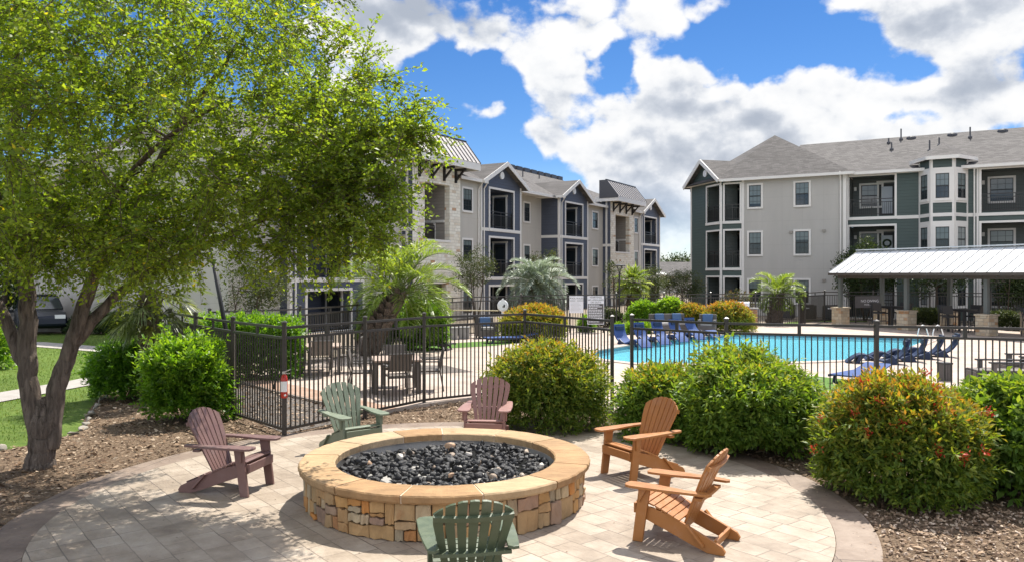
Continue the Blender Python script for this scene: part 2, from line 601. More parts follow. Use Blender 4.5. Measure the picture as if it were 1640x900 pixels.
# ------------------------------------------------------------------ ground sheets
def poly_sheet(name, pts, z, mat, holes=(), skirt=0.0, kind='structure'):
    loops = [[Vector((x, y, 0)) for x, y in pts]] + [[Vector((x, y, 0)) for x, y in h] for h in holes]
    flat = [p for l in loops for p in l]
    tris = tessellate_polygon(loops)
    mb = MB()
    vs = [(p.x, p.y, z) for p in flat]
    fs = []
    for tr in tris:
        a, b, c = (flat[i] for i in tr)
        fs.append(tuple(tr) if (b - a).cross(c - a).z > 0 else tuple(reversed(tr)))
    mb.add(vs, fs)
    if skirt:
        n = len(pts)
        ar = sum(pts[i][0] * pts[(i + 1) % n][1] - pts[(i + 1) % n][0] * pts[i][1] for i in range(n))
        for i in range(n):
            p, q = pts[i], pts[(i + 1) % n]
            if ar < 0:
                p, q = q, p
            mb.face((p[0], p[1], z - skirt), (q[0], q[1], z - skirt), (q[0], q[1], z), (p[0], p[1], z))
    o = mb.build(name, mat)
    o['kind'] = kind
    return o

def groundmat(name, stops, scale, detail=6, rough=0.9, bump=0.3, bscale=60, bd=0.02, spec=0.15, stretch=(1, 1, 1), big=0.25):
    m_, t, b, o = newmat(name)
    co = t.obj()
    c = t.ramp(t.noise(t.vmath('MULTIPLY', co, stretch), scale, detail, 0.65), stops)
    k = t.math('MULTIPLY_ADD', t.math('SUBTRACT', t.noise(co, 0.45, 4), 0.5), 2 * big, 1.0)
    s = t.vmath('SCALE', c)
    t.link(k, s.node.inputs['Scale'])
    t.link(s, b.inputs['Base Color'])
    b.inputs['Roughness'].default_value = rough
    b.inputs['Specular IOR Level'].default_value = spec
    if bump:
        t.link(t.bump(t.noise(co, bscale, 4, 0.6), bump, bd), b.inputs['Normal'])
    return m_

PIT = (-0.77, 9.1)
PATIO_R, RING_R = 4.22, 4.62
def circle(c, r, n=96):
    return [(c[0] + r * math.cos(2 * math.pi * i / n), c[1] + r * math.sin(2 * math.pi * i / n)) for i in range(n)]

MT['lawn'] = groundmat('lawn_grass', [(0.25, (0.060, 0.105, 0.020)), (0.5, (0.105, 0.165, 0.030)), (0.75, (0.170, 0.210, 0.055))], 5, 8, bump=0.8, bscale=55, bd=0.04)
MT['mulch'] = groundmat('mulch_soil', [(0.2, (0.045, 0.028, 0.018)), (0.45, (0.170, 0.115, 0.075)), (0.6, (0.26, 0.19, 0.13)), (0.8, (0.37, 0.285, 0.21))], 26, 8, bump=1.0, bscale=45, bd=0.05, big=0.2)
MT['asphalt'] = groundmat('asphalt', [(0.3, (0.04, 0.04, 0.042)), (0.7, (0.065, 0.063, 0.06))], 30)
MT['path'] = groundmat('path_concrete', [(0.3, (0.29, 0.265, 0.24)), (0.7, (0.37, 0.345, 0.315))], 4, bump=0.15, bscale=120, bd=0.005, big=0.12)
MT['turf'] = groundmat('artificial_turf', [(0.3, (0.075, 0.15, 0.030)), (0.7, (0.12, 0.22, 0.05))], 30, bump=0.6, bscale=90)
MT['pebble'] = groundmat('speckled_ground', [(0.3, (0.07, 0.06, 0.055)), (0.5, (0.17, 0.15, 0.135)), (0.7, (0.30, 0.27, 0.24))], 30, bump=1.0, bscale=30, bd=0.05)

def deckmat():
    m_, t, b, o = newmat('pool_deck_concrete')
    co = t.obj()
    c = t.ramp(t.noise(co, 1.6, 8, 0.65), [(0.25, (0.33, 0.255, 0.205)), (0.5, (0.42, 0.345, 0.29)), (0.75, (0.47, 0.41, 0.36))])
    mp = t.n('ShaderNodeMapping')
    t.link(co, mp.inputs[0])
    mp.inputs['Rotation'].default_value = (0, 0, R(-30))
    br = t.n('ShaderNodeTexBrick')
    t.link(mp.outputs[0], br.inputs['Vector'])
    for k_, v in (('Scale', 1.0), ('Brick Width', 3.0), ('Row Height', 3.0), ('Mortar Size', 0.012)):
        br.inputs[k_].default_value = v
    br.offset = 0.0
    col = t.mix(t.math('MULTIPLY', br.outputs['Fac'], 0.5), c, (0.22, 0.17, 0.14))
    t.link(col, b.inputs['Base Color'])
    b.inputs['Roughness'].default_value = 0.8
    b.inputs['Specular IOR Level'].default_value = 0.2
    t.link(t.bump(t.math('MULTIPLY_ADD', br.outputs['Fac'], -2.0, t.noise(co, 70, 4)), 0.2, 0.008), b.inputs['Normal'])
    return m_
MT['deck'] = deckmat()

def patiomat(name, stops, bw, rh, rot, joint, jw):
    """stamped concrete: slabs of mottled tone, pressed joints, chisel relief"""
    m_, t, b, o = newmat(name)
    co = t.obj()
    mp = t.n('ShaderNodeMapping')
    t.link(co, mp.inputs[0])
    mp.inputs['Rotation'].default_value = (0, 0, R(rot))
    wob = t.n('ShaderNodeTexNoise')
    t.link(co, wob.inputs['Vector'])
    wob.inputs['Scale'].default_value = 7.0
    wv = t.vmath('MULTIPLY', t.vmath('SUBTRACT', wob.outputs['Color'], (0.5, 0.5, 0.5)), (0.022, 0.022, 0))
    vec = t.vmath('ADD', mp.outputs[0], wv)
    def brick(w, h, off, sq):
        br = t.n('ShaderNodeTexBrick')
        br.offset = off
        br.squash = sq
        br.squash_frequency = 2
        br.offset_frequency = 2
        t.link(vec, br.inputs['Vector'])
        br.inputs['Color1'].default_value = (0, 0, 0, 1)
        br.inputs['Color2'].default_value = (1, 1, 1, 1)
        br.inputs['Mortar'].default_value = (0.5, 0.5, 0.5, 1)
        br.inputs['Scale'].default_value = 1.0
        br.inputs['Brick Width'].default_value = w
        br.inputs['Row Height'].default_value = h
        br.inputs['Mortar Size'].default_value = jw
        br.inputs['Mortar Smooth'].default_value = 0.3
        return br
    br = brick(bw, rh, 0.37, 0.62)
    nz = t.noise(co, 2.2, 9, 0.68)
    v = t.math('MULTIPLY_ADD', t.math('SUBTRACT', br.outputs['Color'], 0.5), 0.22, nz)
    c = t.ramp(v, stops)
    fade = t.smooth(t.noise(co, 1.3, 3), 0.35, 0.65, 0.35, 1.0)
    col = t.mix(t.math('MULTIPLY', br.outputs['Fac'], fade), c, joint)
    stain = t.smooth(t.noise(co, 0.75, 6, 0.72), 0.54, 0.74, 0.0, 0.42)          # old water and leaf stains
    spot = t.smooth(t.noise(co, 17.0, 2, 0.5), 0.70, 0.76, 0.0, 0.5)
    col = t.mix(t.math('MAXIMUM', stain, spot), col, tuple(k_ * .95 for k_ in joint))
    t.link(col, b.inputs['Base Color'])
    b.inputs['Roughness'].default_value = 0.62
    b.inputs['Specular IOR Level'].default_value = 0.35
    rel = t.noise(t.vmath('MULTIPLY', mp.outputs[0], (1.0, 2.2, 1.0)), 9, 6, 0.6)
    h = t.math('MULTIPLY_ADD', br.outputs['Fac'], -1.2, rel)
    t.link(t.bump(h, 0.55, 0.018), b.inputs['Normal'])
    return m_
MT['patio'] = patiomat('stamped_concrete', [(0.2, (0.200, 0.155, 0.115)), (0.42, (0.298, 0.240, 0.183)), (0.58, (0.37, 0.305, 0.24)), (0.8, (0.445, 0.38, 0.312))], 0.50, 0.26, 51, (0.145, 0.115, 0.09), 0.006)
MT['ring'] = patiomat('border_concrete', [(0.2, (0.110, 0.076, 0.056)), (0.5, (0.21, 0.155, 0.118)), (0.8, (0.31, 0.245, 0.195))], 1.7, 1.5, 10, (0.07, 0.05, 0.042), 0.006)

MULCH = [(-12, 1), (-9, 6), (-8.1, 9), (-7.75, 11.2), (-7.35, 12.1), (-7.2, 12.9), (-8.05, 14.7), (-8.75, 16.4), (-9.6, 18.6), (-9.4, 22), (-2, 22), (0, 18), (4, 16), (10, 14), (16, 11), (16, 1)]
poly_sheet('mulch_bed', MULCH, -0.012, MT['mulch'])
POOL = [(2.55, 24.6), (2.75, 23.4), (3.6, 22.35), (5.2, 22.15), (7.6, 22.5), (9.8, 23.1), (11.6, 24.2), (13.0, 25.9), (16.3, 30.4), (16.5, 31.1), (16.0, 31.6), (10.6, 33.7), (9.6, 33.6), (7.2, 31.4), (4.4, 28.3), (2.9, 26.2)]
DECK = [(-7.2, 19.6), (-6.7, 18.9), (-5.4, 17.3), (-4.0, 15.8), (-2.55, 14.45), (-1.66, 15.45), (.28, 17.1), (1.87, 14.5), (2.3, 15.0), (3.77, 13.72), (6.1, 13.1), (9.1, 12.2), (15, 10.5), (34, 12), (36, 34), (24, 39.5), (8.5, 38.5), (2.6, 37.6), (-2.4, 33.6), (-4.8, 25.6)]
MT['earth'] = groundmat('dry_earth', [(0.3, (0.17, 0.135, 0.10)), (0.55, (0.26, 0.215, 0.165)), (0.75, (0.34, 0.29, 0.235))], 3, 8, bump=0.5, bscale=30)
poly_sheet('ground', [(-900, -60), (900, -60), (900, 1800), (-900, 1800)], -0.034, MT['earth'], holes=[POOL])
poly_sheet('lawn', [(-60, 2), (-8, 2), (-7.0, 12.9), (-8.0, 15), (-9.2, 18.6), (-9.3, 23.5), (-13, 34.4), (-60, 36)], -0.024, MT['lawn'])
poly_sheet('grass_strip', [(14.9, 41.0), (17.0, 43.8), (20.0, 43.6), (20.2, 44.4), (16.8, 45.0), (14.4, 41.8)], -0.024, MT['lawn'])
MT['terracotta'] = groundmat('terracotta_border', [(0.3, (0.30, 0.19, 0.135)), (0.7, (0.40, 0.28, 0.215))], 3, bump=0.15, bscale=90, bd=.005)
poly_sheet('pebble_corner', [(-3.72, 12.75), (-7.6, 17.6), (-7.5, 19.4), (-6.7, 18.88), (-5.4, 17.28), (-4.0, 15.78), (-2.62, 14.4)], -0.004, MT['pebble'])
poly_sheet('deck_border', [(-7.15, 19.58), (-6.68, 18.93), (-5.38, 17.33), (-3.98, 15.83), (-2.56, 14.50), (-2.2, 14.85), (-3.55, 16.35), (-4.95, 17.85), (-6.3, 19.5), (-6.7, 20.2)], .056, MT['terracotta'])
poly_sheet('pool_deck', DECK, 0.05, MT['deck'], holes=[POOL], skirt=0.12)
poly_sheet('patio_border', circle(PIT, RING_R, 128), 0.006, MT['ring'], holes=[circle(PIT, PATIO_R, 128)], skirt=0.05)
poly_sheet('patio', circle(PIT, PATIO_R - 0.006, 128), 0.012, MT['patio'], skirt=0.05)
poly_sheet('path', [(-14.5, 9.8), (-12.2, 12.3), (-10.6, 15.6), (-9.9, 18.9), (-9.7, 22), (-10.7, 22), (-10.9, 19.2), (-11.7, 16.0), (-13.2, 13.0), (-15.3, 10.6)], -0.004, MT['path'])
poly_sheet('cross_path', [(-30, 29.8), (-18.3, 28.8), (-13.4, 26.0), (-9.8, 23.6), (-9.7, 24.6), (-13.3, 27.3), (-18.2, 30.2), (-30, 31.4)], -0.004, MT['path'])
poly_sheet('parking_lot', [(-70, 38), (-16, 36.2), (-16, 62), (-70, 70)], -0.016, MT['asphalt'])
poly_sheet('turf_strip', [(-4.1, 25.7), (-0.6, 28.0), (0.3, 29.2), (0.0, 30.6), (-3.7, 28.0)], 0.058, MT['turf'])
poly_sheet('turf_patch', [(5.6, 17.4), (7.4, 17.1), (8.8, 18.1), (7.6, 19.6), (6.2, 19.0)], 0.058, MT['turf'])
poly_sheet('speckled_ground', [(-2.4, 19.9), (-1.0, 20.4), (-1.9, 21.9), (-3.3, 21.8)], 0.058, MT['pebble'])  # dark speckled patch laid on the deck

# pool shell, coping and water
MT['plaster'] = simple('pool_plaster', (0.50, 0.82, 0.88), 0.6, var=0.05)
MT['pool_tile'] = simple('pool_waterline_tile', (0.10, 0.22, 0.28), 0.3)
MT['coping'] = simple('pool_coping', (0.40, 0.33, 0.28), 0.7, var=0.15)
mb = MB()
n = len(POOL)
for i in range(n):
    (ax, ay), (bx, by) = POOL[i], POOL[(i + 1) % n]
    mb.face((ax, ay, 0.05), (bx, by, 0.05), (bx, by, -1.3), (ax, ay, -1.3))
tr = tessellate_polygon([[Vector((x, y, 0)) for x, y in POOL]])
mb.add([(x, y, -1.3) for x, y in POOL], [tuple(q) for q in tr])
o = mb.build('pool_shell', MT['plaster']); o['kind'] = 'structure'
mb = MB()
for k_ in range(3):
    mb.beam((5.4 + 1.7 * k_, 24.4 + .15 * k_, -1.285), (10.2 + 1.7 * k_, 31.0 - .8 * k_, -1.285), .22, .02)
o = mb.build('pool_lane_lines', MT['pool_tile']); o['kind'] = 'structure'
def offset_loop(pts, d):
    out = []
    n_ = len(pts)
    for i in range(n_):
        p, a, b = Vector(pts[i]), Vector(pts[i - 1]), Vector(pts[(i + 1) % n_])
        t1, t2 = (p - a).normalized(), (b - p).normalized()
        nn = Vector((t1.y + t2.y, -(t1.x + t2.x)))
        nn.normalize()
        out.append(tuple(p + nn * d))
    return out
mb = MB()
outer, inner = offset_loop(POOL, 0.32), offset_loop(POOL, -0.025)
for i in range(n):
    j = (i + 1) % n
    a, b, c, d = outer[i], outer[j], inner[j], inner[i]
    mb.face((*a, 0.075), (*b, 0.075), (*c, 0.075), (*d, 0.075))
    mb.face((*a, 0.04), (*b, 0.04), (*b, 0.075), (*a, 0.075))
    mb.face((*d, 0.075), (*c, 0.075), (*c, 0.03), (*d, 0.03))
o = mb.build('pool_coping', MT['coping']); o['kind'] = 'structure'
mb = MB()
t_in = offset_loop(POOL, -0.012)
for i in range(n):
    j = (i + 1) % n
    mb.face((*t_in[i], 0.03), (*t_in[j], 0.03), (*t_in[j], -0.16), (*t_in[i], -0.16))
o = mb.build('pool_tile_band', MT['pool_tile']); o['kind'] = 'structure'
m_, t, b, o_ = newmat('pool_water')
b.inputs['Base Color'].default_value = (0.24, 0.62, 0.72, 1)
b.inputs['Roughness'].default_value = 0.05
b.inputs['Specular IOR Level'].default_value = 0.5
co = t.obj()
wn = t.math('ADD', t.noise(co, 2.2, 4, 0.6, 0.6), t.math('MULTIPLY', t.noise(co, 9.0, 3), 0.35))
t.link(t.bump(wn, 0.55, 0.06), b.inputs['Normal'])
tb = t.n('ShaderNodeBsdfTransparent')
tb.inputs[0].default_value = (0.74, 0.96, 0.98, 1)
mx = t.n('ShaderNodeMixShader')
mx.inputs[0].default_value = 0.58
t.link(b.outputs[0], mx.inputs[1])
t.link(tb.outputs[0], mx.inputs[2])
t.link(mx.outputs[0], o_.inputs[0])
MT['water'] = m_
poly_sheet('water', POOL, -0.06, MT['water'])

# ------------------------------------------------------------------ facade builders (local x along the facade, y into the building, z up)
def wall_grid(mb, x0, x1, z0, z1, y, holes, th=0.2):
    xs = sorted({x0, x1, *[v for h in holes for v in h[:2] if x0 < v < x1]})
    zs = sorted({z0, z1, *[v for h in holes for v in h[2:4] if z0 < v < z1]})
    for i in range(len(xs) - 1):
        for k in range(len(zs) - 1):
            cx, cz = (xs[i] + xs[i + 1]) / 2, (zs[k] + zs[k + 1]) / 2
            if any(h[0] < cx < h[1] and h[2] < cz < h[3] for h in holes):
                continue
            mb.face((xs[i], y, zs[k]), (xs[i + 1], y, zs[k]), (xs[i + 1], y, zs[k + 1]), (xs[i], y, zs[k + 1]))
    for a, b_, c, d in [h[:4] for h in holes]:
        c, d = max(c, z0), min(d, z1)
        mb.face((a, y, c), (a, y, d), (a, y + th, d), (a, y + th, c))
        mb.face((b_, y, d), (b_, y, c), (b_, y + th, c), (b_, y + th, d))
        mb.face((a, y, d), (b_, y, d), (b_, y + th, d), (a, y + th, d))
        mb.face((b_, y, c), (a, y, c), (a, y + th, c), (b_, y + th, c))

wrnd = random.Random(31)
def window(parent, x0, x1, z0, z1, y, M=None, trim=0.12, cols=3, blind=True, sill=True, drop=None):
    """trimmed double-hung window; its outer trim edge is x0..x1, z0..z1"""
    a, b_, c, d = x0 + trim, x1 - trim, z0 + trim, z1 - trim
    zm = (c + d) / 2
    zb = d - (d - c) * wrnd.choice((.5, .5, .5, .5, .62, .38, .85, .99, .25))
    p = MB(M)
    p.cur = 0
    p.face((a, y - .005, c), (b_, y - .005, c), (b_, y - .005, zb), (a, y - .005, zb))
    p.cur = 1
    p.face((a, y - .005, zb), (b_, y - .005, zb), (b_, y - .005, d), (a, y - .005, d))
    w = p.build('window', [MT['glass'], MT[wrnd.choice(('blind', 'blind', 'blind_pale', 'blind_dim'))]], parent)
    q = MB(M)
    f = -0.05
    q.box(x0, a, y + f, y, z0, z1); q.box(b_, x1, y + f, y, z0, z1)
    q.box(a, b_, y + f, y, d, z1); q.box(a - trim * .4, b_ + trim * .4, y + f - .03, y, z0, c)
    q.build('window_frame', MT['trim'], w)
    s = MB(M)
    s.box(a, a + .04, y - .028, y - .006, c, d); s.box(b_ - .04, b_, y - .028, y - .006, c, d)
    s.box(a + .04, b_ - .04, y - .028, y - .006, c, c + .045); s.box(a + .04, b_ - .04, y - .028, y - .006, d - .04, d)
    s.box(a + .04, b_ - .04, y - .034, y - .006, zm - .03, zm + .03)
    for i in range(1, cols):
        xx = a + (b_ - a) * i / cols
        s.box(xx - .009, xx + .009, y - .016, y - .006, c + .045, d - .04)
    for zz in ((c + zm) / 2, (zm + d) / 2):
        s.box(a + .04, b_ - .04, y - .015, y - .006, zz - .009, zz + .009)
    s.build('window_sash', MT['sash'], w)
    return w

def railing(parent, x0, x1, zf, y, M=None, h=1.05):
    r = MB(M)
    r.box(x0, x1, y - .03, y + .03, zf + h - .05, zf + h)
    r.box(x0, x1, y - .02, y + .02, zf + h - .24, zf + h - .20)
    r.box(x0, x1, y - .02, y + .02, zf + .08, zf + .12)
    k = int((x1 - x0) / .11)
    for i in range(1, k):
        xx = x0 + (x1 - x0) * i / k
        r.box(xx - .010, xx + .010, y - .010, y + .010, zf + .12, zf + h - .24)
    for xx in (x0 + .03, (x0 + x1) / 2, x1 - .03):
        r.box(xx - .026, xx + .026, y - .026, y + .026, zf, zf + h - .05)
    return r.build('balcony_railing', MT['rail'], parent)

def balcony(parent, x0, x1, z0, z1, y, mat, M=None, depth=1.9, rail=True, doorx=None, winx=None, lamp=True, trim=.13, light_door=False, side=False):
    """recessed porch behind an opening: lining, door, window, lamp, railing and the white trim round the opening"""
    y0, y1 = y + .2, y + depth
    M0 = M
    b_ = MB(M)
    b_.face((x0 - .02, y1, z0), (x1 + .02, y1, z0), (x1 + .02, y1, z1 + .05), (x0 - .02, y1, z1 + .05))
    b_.face((x0 - .02, y0, z0), (x0 - .02, y1, z0), (x0 - .02, y1, z1 + .05), (x0 - .02, y0, z1 + .05))
    b_.face((x1 + .02, y1, z0), (x1 + .02, y0, z0), (x1 + .02, y0, z1 + .05), (x1 + .02, y1, z1 + .05))
    b_.face((x0, y0, z1 + .05), (x1, y0, z1 + .05), (x1, y1, z1 + .05), (x0, y1, z1 + .05))
    b_.face((x0, y0, z0 + .01), (x0, y1, z0 + .01), (x1, y1, z0 + .01), (x1, y0, z0 + .01))
    bo = b_.build('balcony', mat, parent)
    t_ = MB(M)
    t_.box(x0 - trim, x0, y - .04, y + .12, z0 - .05, z1 + trim); t_.box(x1, x1 + trim, y - .04, y + .12, z0 - .05, z1 + trim)
    t_.box(x0, x1, y - .04, y + .12, z1, z1 + trim); t_.box(x0 - trim - .03, x1 + trim + .03, y - .06, y + .12, z0 - .22, z0 - .05)
    t_.build('balcony_trim', MT['trim'], bo)
    if side:      # the door sits in the side wall of the porch
        MS = (M or Matrix()) @ Matrix.Translation((x1 + .02, y1, 0)) @ Matrix.Rotation(R(-90), 4, 'Z')
        M, doorx, y1 = MS, depth - 1.02, 0.0
    if doorx is not None:
        dw, dh = .92, min(2.08, z1 - z0 - .1)
        d_ = MB(M)
        d_.cur = 0
        d_.box(doorx - dw / 2, doorx + dw / 2, y1 - .05, y1 - .01, z0 + .02, z0 + dh)
        d_.cur = 1
        d_.face((doorx - .30, y1 - .056, z0 + .25), (doorx + .30, y1 - .056, z0 + .25), (doorx + .30, y1 - .056, z0 + dh - .15), (doorx - .30, y1 - .056, z0 + dh - .15))
        dd = d_.build('balcony_door', [MT['sash'], MT['door_glass'] if light_door else MT['glass']], bo)
        e = MB(M)
        e.box(doorx - dw / 2 - .1, doorx - dw / 2, y1 - .07, y1 - .002, z0 + .02, z0 + dh + .1)
        e.box(doorx + dw / 2, doorx + dw / 2 + .1, y1 - .07, y1 - .002, z0 + .02, z0 + dh + .1)
        e.box(doorx - dw / 2 - .14, doorx + dw / 2 + .14, y1 - .075, y1 - .002, z0 + dh + .1, z0 + dh + .22)
        e.build('door_frame', MT['trim'], dd)
    if winx is not None:
        window(bo, winx[0], winx[1], z0 + .62, z0 + 2.2, y1 - .004, M)
    if lamp and side:
        l = MB(M)
        l.box(doorx - .85, doorx - .72, y1 - .16, y1 - .02, z0 + 1.75, z0 + 1.98)
        l.build('porch_lamp', MT['trim'], bo)
    elif lamp:
        l = MB(M)
        l.box(x0 + .06, x0 + .2, y1 - .16, y1 - .02, z0 + 1.75, z0 + 1.98)
        l.build('porch_lamp', MT['trim'], bo)
    if rail:
        railing(bo, x0, x1, z0, y + .08, M0)
    return bo

def eave(mb, pts, h=.2, w=.05):
    for a, b_ in zip(pts, pts[1:]):
        mb.beam(a, b_, w, h)

def gable_roof(parent, x0, x1, yf, yb, ze, rise, mat=None, M=None, over=.3, wallmat=None, vent=True, ywall=None):
    """small front gable: shingled slopes, white rake boards, siding triangle and round vent"""
    xm = (x0 + x1) / 2
    a, b_ = x0 - over, x1 + over
    k = rise / ((x1 - x0) / 2 + over)
    zr = ze + rise
    th = .14
    r = MB(M)
    for s, e in ((a, 1), (b_, -1)):
        top = [(s, yf, ze), (xm, yf, zr), (xm, yb, zr), (s, yb, ze)]
        if e > 0:
            top = top[::-1]
        r.prism(top, (0, 0, -th), (0, 0, 0))
    ro = r.build('gable_roof', mat or MT['shingle'], parent)
    f = MB(M)
    f.beam((a, yf - .03, ze - .10), (xm, yf - .03, zr - .10), .05, .26, (0, -1, 0) if False else (0, 0, 1))
    f.beam((xm, yf - .031, zr - .10), (b_, yf - .031, ze - .10), .05, .26)
    f.beam((b_ + .03, yf, ze - .07), (b_ + .03, yb, ze - .07), .05, .16)
    f.beam((a - .03, yf, ze - .07), (a - .03, yb, ze - .07), .05, .16)
    f.build('rake_board', MT['trim'], ro)
    if wallmat is not None:
        w = MB(M)
        zz = ze + k * over - th
        w.add([(x0, ywall, ze - .35), (x1, ywall, ze - .35), (x1, ywall, zz), (xm, ywall, zr - th), (x0, ywall, zz)], [(0, 1, 2, 3, 4)])
        w.build('gable_wall', wallmat, parent)
    if vent:
        v = MB(M)
        c = Vector((xm, ywall - .03, ze + rise * .42))
        pts = [c + Vector((.24 * math.cos(q * math.pi / 8), 0, .24 * math.sin(q * math.pi / 8))) for q in range(16)]
        v.prism(pts, (0, -.04, 0), (0, .03, 0))
        v.build('gable_vent', MT['white'], parent)
    return ro

def downspout(parent, x, y, z0, z1, M=None, elbow=.35):
    d = MB(M)
    d.tube([(x, y + .0 - elbow, z1 + .18), (x, y - elbow * .9, z1), (x, y - .06, z1 - .35), (x, y - .06, z0)], .045, 8)
    d.build('downspout', MT['trim'], parent)

# ------------------------------------------------------------------ blue apartment building (left of the gap)
Z2, Z3, ZE = 2.5, 5.55, 8.35
BA = thing('apartment_building', 'long blue and tan three-storey apartment building with two stone stair towers', 'apartment building', (-1.92, 47.7, 0), R(60))
FL = [(.05, 1.85), (Z2, 4.9), (Z3, 7.97)]
BUMPS = [(-15.7, -10.8), (0.0, 5.0), (10.8, 15.8), (27.5, 32.8)]
TOWERS = [(-7.0, -2.4), (20.2, 25.6)]
for bi, (a, b_) in enumerate(BUMPS):
    o0, o1 = a + 1.05, b_ - 1.0
    mb = MB()
    wall_grid(mb, a, b_, 0, ZE, 0.0, [(o0, o1, z0 if z0 > 1 else 0, z1) for z0, z1 in FL])
    back = 1.5 if bi in (2,) else 0.7
    mb.face((a, back, 0), (a, 0, 0), (a, 0, ZE), (a, back, ZE))
    mb.face((b_, 0, 0), (b_, back + .9, 0), (b_, back + .9, ZE), (b_, 0, ZE))
    mb.build('blue_wall', MT['blue'], BA)
    tb_ = MB()
    for z in (Z2 - .24, Z3 - .24):
        tb_.box(a - .03, b_ + .03, -.035, .0, z, z + .2)
        if bi == 2:
            tb_.box(a - .035, a, 0, back, z, z + .2)
    tb_.box(a - .03, a + .12, -.045, -.0, 0, ZE); tb_.box(a - .034, a, 0, .12, 0, ZE)
    tb_.box(b_ - .10, b_ + .03, -.045, -.0, 0, ZE)
    tb_.build('corner_trim', MT['trim'], BA)
    for z0, z1 in FL:
        balcony(BA, o0, o1, z0, z1, 0.0, MT['recess_blue'], lamp=True, side=True)
    gable_roof(BA, a, b_, -.45, 6.0, ZE, 1.42, over=.35, wallmat=MT['blue'], ywall=-.002)
    downspout(BA, a + .3, 0, 0, ZE - .1)
for x0, x1, y in ((-18.5, -15.7, .6), (-10.8, -7.0, .6), (-2.4, 0, .05), (5.0, 10.8, 1.5), (15.8, 20.2, .6), (25.6, 27.5, .05)):
    mb = MB()
    wall_grid(mb, x0, x1, 0, ZE, y, [])
    mb.build('tan_wall', MT['tan'], BA)
mb = MB()
mb.face((32.8, .7, 0), (32.8, 16, 0), (32.8, 16, ZE), (32.8, .7, ZE))
mb.face((-18.5, 16, 0), (-18.5, .6, 0), (-18.5, .6, ZE), (-18.5, 16, ZE))
mb.face((32.8, 16, 0), (-18.5, 16, 0), (-18.5, 16, ZE), (32.8, 16, ZE))
mb.build('end_wall', MT['tan'], BA)
for xa, xb, y in ((-9.2, -7.95, .6), (-2.05, -.85, .05), (8.0, 9.05, 1.5), (17.9, 19.2, .6), (25.95, 27.0, .05)):
    for zf in (-.55, Z2, Z3):
        window(BA, xa, xb, zf + .75, zf + 2.28, y, drop=.55 if (xa > 8) else .5)
downspout(BA, -.25, 0.05, 0, ZE - .2); downspout(BA, 16.6, .6, 0, ZE - .2); downspout(BA, -10.3, .6, 0, ZE - .2); downspout(BA, 27.2, .05, 0, ZE - .2)
